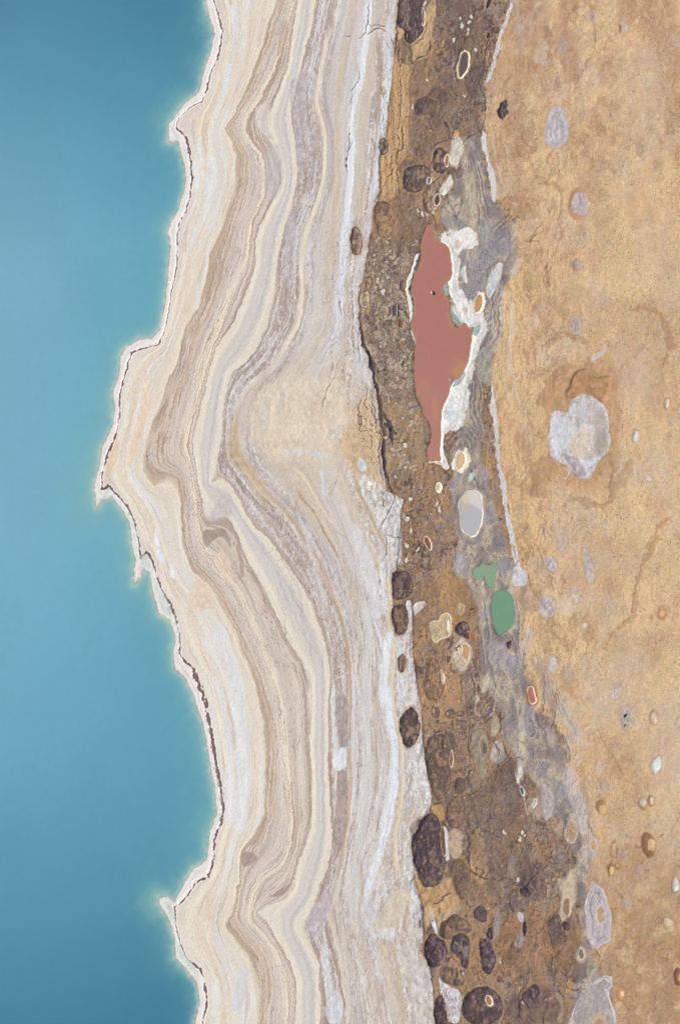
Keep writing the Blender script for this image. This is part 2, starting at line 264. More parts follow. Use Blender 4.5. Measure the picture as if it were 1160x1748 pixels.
# grey belt
B1 = fbm(x_/20+m1, y_/42, 5, 4); B2 = fbm(x_/7+B1*1.6, y_/14+B1, 5, 11)
B3 = fbm(x_/5+B2*2, y_/9+B1*2, 4, 9, .6); GRY = lerp((164, 151, 142), (189, 174, 152), ss(-.2, .5, B1+.3*B2)); GRY = lerp(GRY, (150, 144, 148), ss(.0, .6, B2-.3*B1)*.6); GRY = lerp(GRY, (116, 104, 106), ss(.2, .8, -B2-.3*B3)*.6); A1 = fbm(x_/24+.5*m1, y_/44+.3*m1, 2, 4)+.16*fbm(x_/10, y_/15, 3, 6)
GR2 = lerp((160, 147, 138), (192, 178, 156), ss(-.25, .15, A1)); GR2 = lerp(GR2, (158, 153, 156), ss(.25, .5, A1)); GR2 = lerp(GR2, (134, 124, 126), ss(-.25, -.6, A1)*.8)
ct = np.abs(((A1*8+.2*B3) % 1)-.5)*2; GR2 = lerp(GR2, (116, 104, 110), ss(.6, 1.0, ct)*.8*ss(-.4, .2, fbm(x_/30, y_/30, 3, 14)))
GRY = lerp(GRY, GR2, .85); GRY *= (1+.03*B3)[..., None]
wl = np.abs(np.sin((B1*5+x_/9)*2.2)); GRY = lerp(GRY, (118, 108, 116), ss(.2, .0, wl)*.45)
gl = along((0, 900), (200, 830), (240, 782), (330, 765), (380, 758), (500, 778), (640, 800), (780, 760), (850, 775), (950, 775), (1010, 800), (1080, 812), (1180, 830), (1250, 862), (1330, 900), (1400, 960), (1500, 985), (1748, 990))
gr = along((0, 905), (200, 835), (230, 812), (340, 838), (385, 884), (440, 876), (500, 858), (600, 843), (650, 818), (750, 815), (860, 838), (980, 878), (1090, 888), (1200, 915), (1300, 965), (1400, 998), (1620, 1008), (1748, 1046))
grey = ss(-4, 5, x_-gl+m1*12+m2*5)*(1-ss(-4, 5, x_-gr+m1*6+m2*4))*ss(150, 230, y_)
MUD = lerp(MUD, GRY, grey)
# tan plain
P1 = fbm(x_/70, y_/80, 5, 7); P2 = fbm(x_/16, y_/22, 5, 10); P3 = fbm(x_/3.2, y_/4.2, 3, 13)
P2 = P2 + .35*fbm(x_/6+P2*1.5, y_/9+P1*2, 4, 5, .6)
P2 = P2*(1-.5*ss(930, 1000, x_)*ss(250, 350, y_)*(1-ss(1350, 1500, y_)))
PL = lerp((216, 186, 146), (203, 173, 138), ss(-.3, .6, P1+.4*P2)); PL = lerp(PL, (205, 182, 155), ss(-.1, .7, fbm(x_/90+9, y_/70, 4, 2)+.4*P2)*.85)
PL = lerp(PL, (218, 182, 134), (1-ss(860, 1000, x_))*ss(350, 520, y_)*(1-ss(1250, 1400, y_))*ss(-.6, .3, -P2)*.6)
PL = lerp(PL, (205, 166, 134), ss(-.05, .5, fbm(x_/38+5, y_/46, 5, 14, .6))*.5)
PL = lerp(PL, (182, 146, 112), ss(.25, .9, P2+.3*P1)*.55)
top = 1-ss(0, 330, y_); bot = ss(1340, 1700, y_)  # bot: vignette darkening painted into the colour of the lower plain
PL = lerp(PL, (182, 146, 116), top*.7*ss(-.6, .3, P1+.4+.4*P2)); PL = lerp(PL, (171, 137, 108), bot*.75*ss(-1, .4, P2+.3))
P4 = fbm((x_+y_*.4)/2.4, (y_-x_*.4)/6, 4, 6, .7); PL *= (1+.04*P3+.035*P4)[..., None]
sp = voro(x_/6.5+m3*.35, y_/8.0+m3*.35, 9)[0]; PL = lerp(PL, (140, 110, 92), ss(.16, .06, sp)*ss(-.1, .3, fbm(x_/50, y_/50, 3, 8))*.8)
fl = fbm(x_/5+P1*6, y_/42, 4, 5); PL = lerp(PL, (172, 136, 106), ss(.15, .7, fl)*.5*(1-ss(900, 1100, x_)))
ml = fbm(x_/24+P2*.9+P1*2, y_/34+P2*.7, 4, 11); PL = lerp(PL, (166, 130, 104), np.exp(-(ml/.045)**2)*.4*ss(-.1, .4, P1+.2)); PL = lerp(PL, (222, 196, 160), ss(.35, .9, -P2+.3*m3)*.4)
pm = ss(-7, 7, DP+m2*9+P3*2); mm = ss(-1.2, 1.2, DM)
RIGHT = lerp(MUD, PL, pm)
# orange-tan selvage along the shore edge
sel = ss(0, 3, DM)*(1-ss(-6, 8, x_-along((0, 692), (80, 700), (200, 698), (300, 690), (345, 672), (400, 640), (1748, 600))+m2*6))*(1-ss(330, 400, y_))
SE = lerp((199, 165, 125), (176, 142, 110), ss(-.2, .6, fbm(x_/3, y_/60, 4, 4)))
RIGHT = lerp(RIGHT, SE, sel)
COL = lerp(COL, RIGHT, mm)
Zmud = 3.3 + .35*m1 + .22*m2 + .05*m3 + rub*(.22*rc + .15*ss(0, .25, r21)+.08*qc) + grey*(.12*B2-.15)
Zpl = 3.6 + .5*P1 + .12*P2 + .025*P3 + np.clip(x_-900, 0, 5000)*.0012
Zr = Zmud*(1-pm)+Zpl*pm
Z = Zshore*(1-ss(-1, 3, DM)) + Zr*ss(-1, 3, DM)
# sea bed
sea = DW < 0; dd = np.clip(-DW, 0, 1e5)
plume = 0
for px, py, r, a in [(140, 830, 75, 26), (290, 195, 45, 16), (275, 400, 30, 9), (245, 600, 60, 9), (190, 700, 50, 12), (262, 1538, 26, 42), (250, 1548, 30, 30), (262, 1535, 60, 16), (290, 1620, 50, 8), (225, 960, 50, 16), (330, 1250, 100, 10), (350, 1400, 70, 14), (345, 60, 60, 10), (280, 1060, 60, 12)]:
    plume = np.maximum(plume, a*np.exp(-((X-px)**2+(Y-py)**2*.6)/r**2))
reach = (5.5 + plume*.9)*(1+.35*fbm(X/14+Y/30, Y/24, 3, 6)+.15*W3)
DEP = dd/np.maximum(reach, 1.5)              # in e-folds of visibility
SB = lerp((226, 212, 203), (196, 200, 186), ss(2.0, 7, dd+W3*1.5)); SB = lerp(SB, (150, 183, 172), ss(8, 20, dd))
COL = np.where(sea[..., None], SB, COL)
Z = np.where(sea, -.02-dd*.012-DEP*.4, Z); Z = np.maximum(Z, -9)
# ------------------------------------------------------------------ things set in the ground
THINGS = []; PARTS = []                      # PARTS[i-1] = dict for owner id i
def ell(cx, cy, rx, ry, rot=0, k=.12, n=18):
    t = np.arange(n)/n*2*math.pi; r = 1+k*(np.interp(t, np.linspace(0, 6.3, 8), rng.rand(8)*2-1))
    r[0] = r[1]; a = rx*r*np.cos(t); b = ry*r*np.sin(t); c, s = math.cos(rot), math.sin(rot)
    return np.stack([cx+a*c-b*s, cy+a*s+b*c], 1)
def P(s): return pts(s) if isinstance(s, str) else np.asarray(s, float)
def thing(name, label, cat, p, group=None):
    p = P(p); t = dict(name=name, label=label, cat=cat, group=group, c=p.mean(0), parts=[]); THINGS.append(t); return t
def part(t, name): PARTS.append(dict(t=t, name=name)); t['parts'].append(len(PARTS)); return len(PARTS)
def own(sl, m, i): OWN[sl] = np.where(m, i, OWN[sl])
DARK = (96, 82, 85); MID = (128, 108, 97)
def sinkhole(label, p, col=DARK, deep=1.6, col2=None, wall=None, f=1.0, warp=.5, split=None, cat='sinkhole', name='sinkhole', tex=.10, group=None, radial=0, floor_z=None):
    p = P(p); t = thing(name, label, cat, p, group)
    sl, d = sdf(p, warp*1.3, 1.25, 10); x, y = X[sl], Y[sl]
    n = fbm(x/4, y/7, 4, 3); n2 = fbm(x/11, y/18, 3, 9)
    c2 = np.asarray(col2 if col2 is not None else np.asarray(col)*1.28+np.array([6, 3, -2]))
    n3 = fbm(x/2.6, y/3.4, 3, 12); cc = lerp(col, c2, ss(-.25, .6, n2+.6*n))*(1+tex*n+.07*n3)[..., None]; cc = lerp(cc, (158, 132, 110), ss(.45, .9, n3*.6+n*.6)*.5)
    if radial:
        ang = np.arctan2(y-p[:, 1].mean(), x-p[:, 0].mean()); cc *= (1+radial*fbm(ang*7, d/14, 3, 5))[..., None]
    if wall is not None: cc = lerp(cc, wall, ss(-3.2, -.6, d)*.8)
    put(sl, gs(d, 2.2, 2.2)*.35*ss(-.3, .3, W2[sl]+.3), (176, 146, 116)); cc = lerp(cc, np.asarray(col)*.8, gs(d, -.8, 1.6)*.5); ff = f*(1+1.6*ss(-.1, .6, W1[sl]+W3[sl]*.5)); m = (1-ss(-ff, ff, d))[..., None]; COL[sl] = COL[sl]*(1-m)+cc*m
    deep = deep*.42; r = max(2.5, min(8, np.abs(d.min())*.5))
    Z[sl] += -deep*(1-ss(-r, 1.5, d)) + .03*gs(d, 2.5, 2) + .10*n*(1-ss(-2, 0, d))
    big = (p.max(0)-p.min(0)).min() > 15 if split is None else split
    if big:
        i = part(t, 'slope'); own(sl, d < .6, i); j = part(t, 'floor'); own(sl, d < -r*.8, j)
    else: own(sl, d < .6, part(t, None))
    t['d'] = d; return t
def pool(label, p, water, edge=None, rim=(236, 230, 220), rw=3.0, halo=None, hw=0, core=None, cr=4, name='brine_pool', cat='pool', edgew=2.5, warp=.35, fine=.4, group=None, rimvar=.5, zoff=0.0):
    p = P(p); t = thing(name, label, cat, p, group)
    sl, d = sdf(p, warp, fine, 16+rw+hw, 1); x, y = X[sl], Y[sl]
    dd_ = d*(1+0*d); rv = rw*(1+rimvar*fbm(x/8, y/10, 2, 5))
    if halo is not None: put(sl, 1-ss(rw+hw*.4, rw+hw, d+W3[sl]*1.2), halo, .8)
    if rw:
        rn = fbm(x/3, y/4, 3, 2)[..., None]
        put(sl, (1-ss(rv-.8, rv+.8, d))*ss(.3, 1.2, rv), np.asarray(rim)*(1+.03*rn))
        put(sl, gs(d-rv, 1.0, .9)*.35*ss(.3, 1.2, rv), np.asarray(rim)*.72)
    put(sl, 1-ss(-1, .6, d), np.asarray(edge if edge is not None else water)*.9)
    zb = float(np.median(Z[sl][np.abs(d) < 3])) if (np.abs(d) < 3).any() else 3.3
    zw = zb-.35+zoff
    bowl = zw + np.clip(d*.09, -1.2, .4)
    k = (1-ss(1, 7, d)); Z[sl] = Z[sl]*(1-k)+bowl*k
    t['water'] = dict(sl=sl, d=d, z=zw, col=water, edge=edge if edge is not None else water, ew=edgew, core=core, cr=cr)
    i = part(t, 'salt_rim' if rw else 'bank'); own(sl, d < max(rw, 1.2), i)
    return t
def gr(c): return np.array([c[0], c[1]+1, min(c[2], (c[0]+c[1])/2+1)])
def crust(label, p, col, f=1.2, warp=.8, fine=1.0, tex=.06, dz=-.25, ring=None, rings=0, rcol=(150, 138, 142), core=None, ccol=None, crx=5, cry=8, cat='dry sinkhole', name='dry_sinkhole', spl=.3, hollow=None, hc=(165, 125, 92), a=1.0, group=None, col2=None):
    col = gr(col); p = P(p); c = p.mean(0); t = thing(name, label, cat, p, group)
    if hollow is not None:
        sl, d = sdf(P(hollow), .5, .6, 12); put(sl, 1-ss(-2.5, 2.5, d), hc, .85); Z[sl] += -.4*(1-ss(-6, 2, d))
        own(sl, d < .5, part(t, 'hollow'))
    sl, d = sdf(p, warp, fine, 12); x, y = X[sl], Y[sl]; n = fbm(x/3.5, y/5, 4, 8); n2 = fbm(x/9, y/12, 3, 4)
    cc = np.asarray(col, np.float32)*(1+tex*n)[..., None]
    cc = lerp(cc, col2 if col2 is not None else np.asarray(col)*.88, ss(.0, .7, n2)*spl*2)
    if ring is not None: cc = lerp(cc, ring, gs(d, -1.0, 1.5))
    if rings:
        rr = np.abs(np.sin((-d+n2*1.8)*math.pi/rings)); cc = lerp(cc, rcol, ss(.35, .05, rr)*.7*ss(-1, -2.5, d))
    if core is not None:
        q = np.hypot((x-core[0])/crx, (y-core[1])/cry)+.15*n; cc = lerp(cc, ccol, 1-ss(.75, 1.1, q)); cc = lerp(cc, np.minimum(np.asarray(col)*1.1, 240), gs(q, 1.2, .15)*.7)
    ff = f*(1+2.5*ss(-.1, .6, W2[sl]+W3[sl]*.5)); put(sl, gs(d, 2.5, 3.0)*.28*ss(-3, -1, -np.abs(d)+1), (170, 134, 104)); m = (1-ss(-ff*1.25, ff*1.25, d))[..., None]*a; COL[sl] = COL[sl]*(1-m)+cc*m
    Z[sl] += dz*.35*(1-ss(-4, 1.5, d)) + .05*n*(1-ss(-1, 1, d))
    own(sl, d < .5, part(t, 'floor' if hollow is not None else None)); return t

inmud = lambda j, i: DM[j, i] > 4 and DP[j, i] < -2 and grey[j, i] < .5
ingrey = lambda j, i: grey[j, i] > .5
onplain = lambda j, i: DP[j, i] > 3
D3 = [(84, 72, 78), (96, 82, 82), (110, 92, 86)]; L3 = [(198, 172, 138), (186, 158, 124), (176, 164, 156)]
for i in range(46):
    x, y = 705+rng.rand()*280, 1230+rng.rand()*540
    if i < 14: x, y = 690+rng.rand()*130, rng.rand()*400
    j, ii = np.searchsorted(gy, y), np.searchsorted(gx, x)
    if not inmud(j, ii): continue
    r = 9+rng.rand()*20; e_ = ell(x, y, r, r*(1.1+rng.rand()*.6), rng.rand()-.5, .25); c_ = [(104, 88, 88), (120, 100, 92), (150, 122, 98), (96, 80, 84), (166, 132, 100)][rng.randint(5)]
    patch(e_, c_, f=4, a=.45+.25*rng.rand(), warp=2, fine=2, tex=.12, dz=-.35)
    stroke(np.vstack([e_[2:12]]), 2.2, [(86, 74, 78), (190, 160, 126)][i % 2], .45, warp=2, fine=2, var=.8)
scribble(150, (700, 985), (1220, 1760), 26, 2.0, D3, .6, 0, .6, .35, -.15, inmud); scribble(120, (690, 830), (0, 420), 24, 1.8, D3, .6, 0, .5, .3, -.15, inmud); scribble(70, (680, 800), (820, 1230), 24, 1.6, D3, .5, 0, .5, .3, -.12, inmud)
scribble(110, (700, 985), (1220, 1760), 18, 1.8, L3, .6, 0, .6, .4, .08, inmud); scribble(90, (690, 840), (0, 420), 18, 1.8, L3, .65, 0, .4, .3, .08, inmud); scribble(60, (680, 800), (820, 1230), 20, 1.6, L3, .5, 0, .5, .3, .05, inmud); scribble(70, (620, 725), (400, 820), 14, 2.2, D3, .55, .2, 1.2, .5, -.2, inmud); scribble(60, (620, 725), (400, 820), 12, 2.4, [(200, 184, 160), (186, 172, 156)], .6, .2, 1.2, .4, .1, inmud)
scribble(110, (760, 1040), (200, 1740), 34, 1.6, [(116, 104, 110), (132, 120, 120)], .5, 0, .35, .25, -.08, ingrey); scribble(90, (760, 1040), (200, 1740), 34, 2.4, [(196, 184, 166), (178, 170, 166)], .5, 0, .35, .25, .04, ingrey)
scribble(150, (840, 945), (380, 1180), 46, 1.3, [(166, 130, 104), (180, 148, 118)], .5, -.05, .15, .08, -.06, onplain); scribble(40, (885, 940), (860, 1000), 20, 1.5, [(128, 104, 96)], .5, .5, .2, .1, -.06, onplain)
scribble(120, (850, 1160), (0, 1740), 30, 1.6, [(170, 134, 106), (186, 152, 120)], .4, .1, .9, .4, -.06, onplain); scribble(70, (850, 1160), (0, 1740), 36, 3.2, [(224, 200, 166), (214, 190, 158)], .35, 0, .6, .3, 0, onplain)
scribble(90, (1000, 1160), (1420, 1745), 16, 2.4, [(138, 102, 80), (150, 114, 90), (128, 98, 86)], .5, .1, 1.2, .6, -.1, onplain); scribble(50, (560, 640), (360, 620), 26, 1.1, [(150, 130, 122)], .5, -.15, .2, .2, -.08); scribble(70, (440, 640), (640, 960), 30, 1.1, [(162, 142, 130)], .45, .35, .5, .3, -.06); scribble(60, (470, 560), (900, 1100), 40, 1.2, [(170, 156, 146)], .4, .3, .15, .05, -.05)
scribble(130, (688, 735), (1030, 1400), 30, 2.8, [(196, 178, 158), (186, 170, 156), (206, 192, 174)], .75, .05, .25, .15, -.06, lambda j, i: DM[j, i] < -2)
scribble(110, (620, 740), (1400, 1745), 34, 2.8, [(190, 174, 158), (176, 160, 150), (204, 190, 172)], .7, .05, .25, .15, -.06, lambda j, i: DM[j, i] < -2); scribble(50, (640, 730), (1430, 1745), 26, 1.8, [(224, 226, 230)], .75, .05, .25, .15, .04, lambda j, i: DM[j, i] < -2)
for i in range(46):
    x, y = 870+rng.rand()*285, rng.rand()*1560; c_ = [(208, 194, 180), (198, 184, 178), (220, 200, 172), (186, 156, 130)][rng.randint(4)]
    patch(ell(x, y, 5+rng.rand()*9, 8+rng.rand()*18, rng.rand()-.5, .4), c_, f=6, a=.25+.25*rng.rand(), warp=3, fine=3, tex=.06, margin=16)
for i in range(26):
    y = 80+rng.rand()*1660; x = float(xline(EDGE, y))+rng.rand()*26-10
    patch(ell(x, y, 4+rng.rand()*7, 12+rng.rand()*26, rng.rand()*.4-.2, .4), [(186, 172, 160), (196, 178, 150), (150, 132, 124), (198, 192, 192)][rng.randint(4)], f=4, a=.4, warp=3, fine=3, tex=.1, margin=16)
# ---- traced swirls of the grey mud
SWC = (112, 101, 110)
for q in ["761,340;778,368;791,385;808,390", "812,293;815,351;819,383", "791,338;782,364;778,383", "799,260;812,286;819,329;823,362;836,383", "803,258;817,290;825,330;832,362", "815,371;829,388;826,412;839,429;850,409;867,402;874,412", "829,464;846,447;860,453;874,433", "784,436;805,464;826,464",
          "853,488;843,529;846,557;832,584;812,605", "848,480;838,520;840,560;824,588;808,612", "858,500;849,535;852,560;838,592;822,625", "824,543;832,535;840,543;834,552;827,549;831,543", "762,772;775,755;786,745;795,755;800,770", "762,758;775,742;786,733;797,742;806,760", "760,744;774,731;786,722;799,731;810,750", "768,730;786,712;800,722;812,738",
          "800,640;806,660;800,700;812,730", "806,636;813,660;808,700;822,740", "812,640;820,670;817,705", "766,378;772,388;764,398", "770,350;784,352;790,345;800,355", "775,910;790,925;806,932;812,945", "780,945;795,950;806,945", "822,930;830,945;842,950;852,965;856,990", "826,1020;830,1060;836,1090;832,1120;838,1140", "818,1060;824,1100;828,1140", "838,1140;850,1130;858,1115;866,1112", "880,1020;884,1060;882,1090;890,1130", "870,1085;880,1100;884,1125",
          "845,400;852,385;866,380;878,386", "840,395;850,376;868,371;884,378", "852,365;866,358;880,362;888,372", "803,1150;812,1180;806,1210;816,1220", "840,1150;846,1180;838,1210;826,1225", "948,1180;960,1210;975,1240;985,1262", "940,1170;950,1200;962,1225", "958,1250;968,1270;972,1300", "1000,1395;1008,1420;1020,1432", "962,1410;960,1430;972,1442;984,1438"]:
    stroke(q, 2.2, SWC, .55, warp=1.0, fine=1.6, soft=1.0, dz=-.12, var=.6)
    stroke(pts(q)+np.array([3.2, 1.5]), 2.4, (192, 180, 162), .45, warp=1.0, fine=1.6, soft=1.2, var=.6)
patch("812,600;836,590;842,620;838,650;822,660;812,640", (166, 170, 162), f=4, a=.6, warp=1.5)
patch("830,400;850,392;872,400;870,430;850,440;832,425", (146, 138, 148), f=4, a=.6, warp=2, tex=.1); patch("855,445;872,430;880,400;886,420;870,470;852,500", (132, 120, 124), f=4, a=.5, warp=2, tex=.12)
patch("830,1090;860,1095;880,1130;860,1150;835,1135", (168, 164, 168), f=4, a=.7, warp=1.5)
# ---- soft ground patches first (ground colours, not things)
patch("572,770;600,700;632,668;645,715;650,780;658,840;630,838;606,812;588,775;560,745", (205, 175, 136), f=12, a=.75, warp=3, fine=3, tex=.09)
patch("430,660;520,640;590,650;600,720;560,790;500,790;440,770;415,720", (222, 208, 188), f=16, a=.8, warp=3, tex=.05)
for e in [(450, 700, 12, 30), (500, 760, 22, 9), (545, 690, 14, 26), (480, 680, 10, 20), (570, 740, 12, 20), (520, 720, 12, 22), (455, 760, 16, 10)]: patch(ell(*e), [(213, 204, 196), (226, 212, 190), (208, 192, 172)][e[0] % 3], f=6, a=.6, warp=3, fine=2.5, tex=.07)
patch("388,730;396,725;402,760;425,795;448,830;462,865;460,875;448,862;430,830;402,800;388,790", (204, 182, 152), f=3, a=.5, warp=1.8, fine=2, tex=.1)
patch("246,640;252,632;258,680;248,720;236,760;226,790;214,800;220,750;238,700", (231, 209, 186), f=4, a=.8)
patch("178,800;186,760;200,730;206,760;192,800;180,822", (222, 200, 176), f=3, a=.8)
patch("320,1000;340,985;358,1000;362,1030;350,1045;322,1038", (226, 206, 184), f=6, a=.8)
patch("360,950;380,938;395,960;400,1000;378,985", (226, 206, 184), f=5, a=.7)
patch("262,900;270,905;272,930;284,955;278,965;264,935", (228, 233, 238), f=2, a=.9)
patch("285,960;297,975;298,990;288,985", (228, 233, 238), f=2, a=.9)
patch("330,195;342,202;344,235;334,230", (228, 208, 178), f=4, a=.5)
patch("352,1545;365,1548;362,1572;350,1570", (216, 198, 176), f=4, a=.7)
patch("470,90;480,30;494,40;486,60;478,95", BR, f=2, a=.6)


# ---- traced smooth bands of the salt shore
def band(s_, wd, col, a=.85, soft=2.0, tex=.03, rough_=0):
    p = smooth(pts(s_), False, 2); sl = box(p, wd+10); x = X[sl]+W3[sl]*.7+W1[sl]*1.2; y = Y[sl]+W4[sl]*.7
    d, t = seg_dist(x, y, p, False); hw = wd/2*(1+.3*fbm(X[sl]/14, Y[sl]/40, 3, 6))
    if rough_: hw = hw+rough_*fbm(X[sl]/3.5, Y[sl]/6, 4, 9, .7)*4
    m = (1-ss(-soft, soft, d-hw))*ss(0, .07, t)*ss(0, .07, 1-t); n = fbm(X[sl]/3+n_str[sl], Y[sl]/30, 4, 8)
    put(sl, m, np.asarray(col)*(1+tex*n)[..., None], a)
for a in [("588,60;585,101;576,163;574,207;578,267;574,330;566,400;570,470", 14, (208, 193, 177), .7), ("578,60;570,110;563,170;565,220;560,330", 12, (198, 191, 192), .7), ("600,70;597,120;588,180;586,240;584,330", 9, (206, 202, 203), .7),
          ("634,60;632,90;625,143;616,205;618,260;616,330;612,380", 17, (207, 195, 181), .9), ("561,60;569,20;566,60;551,130;556,190;567,230;571,288;560,350", 5, (176, 160, 153), .5),
          ("646,60;649,112;646,180;642,246;632,320", 8, (182, 163, 147), .7, 1.5, .12, .6), ("663,30;658,81;662,122;657,174;649,226;640,290;636,340", 10, (210, 211, 219), .85, 1.5, .06, .5),
          ("627,-20;630,10;626,60;619,100;616,140;604,175;599,220;603,250;599,290;594,340;590,380;584,430;588,460", 9, (224, 227, 232), .95, 1.2, .04, .4), ("600,360;592,400;590,450;578,500;572,540", 13, (214, 217, 224), .7, 2, .05, .5),
          ("655,0;650,40;655,60", 9, (205, 190, 172), .7), ("594,20;588,70", 10, (203, 199, 200), .6), ("610,130;600,70;612,20", 8, (200, 190, 186), .5),
          ("562,40;548,110;540,152;541,186;552,221;555,260;552,310;538,355;522,395;515,440;517,505;509,557;492,582;476,620", 6, (226, 216, 198), .85, 1.2),
          ("620,1010;625,1035;629,1083;623,1135;625,1228;628,1290;628,1360;614,1430;603,1520;600,1589", 14, (211, 209, 208), .9, 1.5), ("634,1100;631,1150;633,1228", 3, (224, 214, 194), .8, 1), ("602,1140;603,1180;602,1260;604,1330;602,1395", 6, (213, 213, 216), .85, 1),
          ("641,1160;640,1230;645,1300;640,1360", 9, (190, 178, 169), .6, 2, .1, .8), ("668,1060;660,1120;654,1170;656,1207;668,1240;672,1291;669,1343;659,1395;650,1440", 13, (221, 226, 231), .9, 1.5, .06, .9),
          ("674,1080;667,1145;668,1207;683,1250;686,1300;686,1360;673,1447;676,1480;686,1500", 10, (217, 203, 185), .9, 1.5), ("694,1500;695,1540;688,1590", 6, (188, 166, 144), .8), ("665,1600;672,1625;679,1658;690,1748", 9, (199, 180, 158), .85), ("552,1570;560,1600;569,1624;590,1727", 4, (172, 148, 132), .7, 1),
          ("505,835;514,848;532,870;548,897;566,930;579,955", 4, (182, 156, 134), .8, 1, .08, .3), ("498,798;510,805;528,828;548,866;560,885;572,897", 5, (224, 212, 192), .8, 1.2), ("603,812;614,840;628,872;648,914;660,940", 6, (192, 170, 144), .8, 1.2),
          ("605,890;618,930;632,970;640,1010;644,1060", 16, (217, 219, 223), .7, 3, .05, .8), ("478,768;500,772;530,770;560,785", 9, (215, 214, 217), .7, 2.5, .08, 1.2), ("548,800;556,825;556,850", 10, (214, 215, 220), .7, 2.5, .08, .8), ("520,890;530,940;545,990;556,1040", 9, (211, 210, 213), .7, 2.5, .08, .8), ("575,800;600,860;630,930;650,975;660,1010", 9, (213, 201, 184), .7, 2.5),
          ("500,870;520,930;534,980;548,1030;566,1070", 6, (186, 172, 164), .6, 2, .1, .6), ("653,960;650,1000;656,1050", 6, (222, 226, 230), .8, 1.5, .08, .9), ("664,985;662,1040;668,1080", 7, (216, 200, 180), .8, 1.5),
          ("580,1490;572,1530;580,1580;592,1640;600,1748", 9, (210, 200, 186), .7, 2), ("610,1450;618,1500;612,1560;622,1620;640,1680;650,1748", 9, (196, 184, 172), .6, 2, .1, .8), ("640,1620;652,1660;664,1700;668,1748", 10, (219, 222, 228), .8, 2, .06, .8),
          ("366,1050;380,1095;396,1140;406,1200;414,1260;415,1310;409,1380;402,1430", 24, (224, 226, 229), .8, 4, .03), ("368,1150;380,1200;390,1260;396,1330;392,1400", 12, (226, 227, 229), .75, 3, .03), ("396,5;404,50;406,90", 15, (223, 225, 229), .75, 3), ("391,105;386,130;382,155", 9, (224, 226, 230), .8, 2), ("362,125;358,150", 9, (224, 225, 228), .8, 2), ("334,272;337,300;333,325", 11, (227, 229, 231), .85, 3), ("360,265;363,300;358,335", 17, (224, 226, 229), .8, 4), ("350,290;352,330", 8, (224, 226, 229), .7, 2), ("330,470;338,500;334,530", 8, (222, 222, 224), .6, 2), ("300,890;312,930;318,980;330,1010", 10, (222, 224, 226), .5, 3), ("420,1650;412,1690;400,1730", 22, (212, 212, 216), .7, 4), ("380,1640;388,1680;380,1720", 12, (216, 212, 210), .6, 3),
          ("385,75;378,130;362,180;345,230;350,270", 7, (219, 202, 186), .6, 3), ("350,380;335,430;326,500;316,560", 12, (226, 207, 188), .6, 5), ("430,20;424,80;410,140;392,190", 9, (221, 206, 188), .7, 3), ("410,30;402,110", 7, (219, 201, 184), .5, 3)]: band(*a)
# smooth grey lobe and broad band details
patch("434,190;446,178;462,180;458,225;470,240;455,238;440,222", (212, 202, 196), f=2, a=.9)
patch("470,243;485,252;488,290;478,330;462,345;450,342;455,290;452,262", (196, 188, 194), f=5, a=.6, tex=.05)
patch("365,860;384,835;398,850;400,880;380,884;352,894", (202, 193, 190), f=6, a=.8)
patch("345,905;362,905;376,900;388,905;396,938;390,930;378,915;362,925;352,938;346,925", (160, 142, 132), f=2, a=.75)
patch("404,920;412,940;420,985;412,984;405,950", (170, 148, 132), f=2, a=.7)
patch("469,1527;480,1515;496,1507;490,1520;476,1532;455,1530", (170, 150, 138), f=2, a=.8)
patch("414,1452;430,1455;440,1465;420,1480;412,1475", (150, 134, 128), f=2, a=.6)
# lavender lenses and white salt between the streaks
LENS = (174, 161, 159)
patch("578,1180;590,1182;593,1230;594,1270;586,1282;578,1272;576,1250;570,1210", LENS, f=1.5, warp=.6, tex=.09, a=.9)
patch("576,1312;588,1312;594,1345;592,1400;583,1452;570,1475;566,1440;572,1400;574,1350", (172, 156, 152), f=1.5, warp=.6, tex=.09, a=.9)
patch("577,1280;592,1275;594,1305;586,1312;574,1318;568,1300;570,1285", (221, 224, 228), f=2, tex=.05)
patch("563,1180;570,1165;574,1180;568,1225;576,1275;570,1300;565,1250", (214, 216, 222), f=1.5, a=.85)
patch("520,1570;545,1530;560,1510;570,1512;566,1540;560,1560;555,1580;548,1600;536,1605;522,1592", (196, 184, 188), f=2, a=.85, tex=.09)
patch("545,1620;556,1600;562,1625;566,1680;585,1700;583,1748;555,1748;556,1690;550,1660", (211, 215, 221), f=2.5, a=.8, tex=.09)
patch("492,150;510,120;522,115;526,160;520,200;520,300;508,310;504,230;498,190", (190, 182, 190), f=3, a=.6, tex=.1)
patch("482,420;492,360;505,360;506,430;494,500;484,480", (192, 184, 192), f=3, a=.6, tex=.1)
patch("612,805;625,808;650,830;676,852;690,853;683,880;686,940;678,972;668,930;655,912;640,880;622,850;612,830", (214, 212, 211), f=2, a=.8, tex=.18, fine=2)
scribble(34, (615, 690), (805, 965), 24, 2.2, [(196, 180, 164), (182, 168, 162), (206, 190, 168)], .75, .45, .3, .2, -.08, lambda j, i: DM[j, i] < 2)
patch("610,778;620,785;628,800;618,806;611,798", (208, 212, 218), f=1.2, tex=.06)
patch("697,1022;704,1028;703,1060;697,1090;688,1092;694,1070;698,1045;692,1030", (214, 214, 219), f=1.2, tex=.1)
patch("704,1030;722,1025;726,1032;712,1045;708,1052", (210, 208, 212), f=1.2, tex=.1)
patch("694,1100;700,1105;704,1150;712,1180;714,1200;700,1205;690,1202;688,1160;695,1140", (216, 214, 214), f=2.5, tex=.18, a=.55, fine=2.5)
patch("716,1245;720,1260;724,1300;728,1330;735,1358;732,1380;715,1395;724,1370;716,1340;706,1300;704,1270", (214, 212, 212), f=2, tex=.16, a=.8)
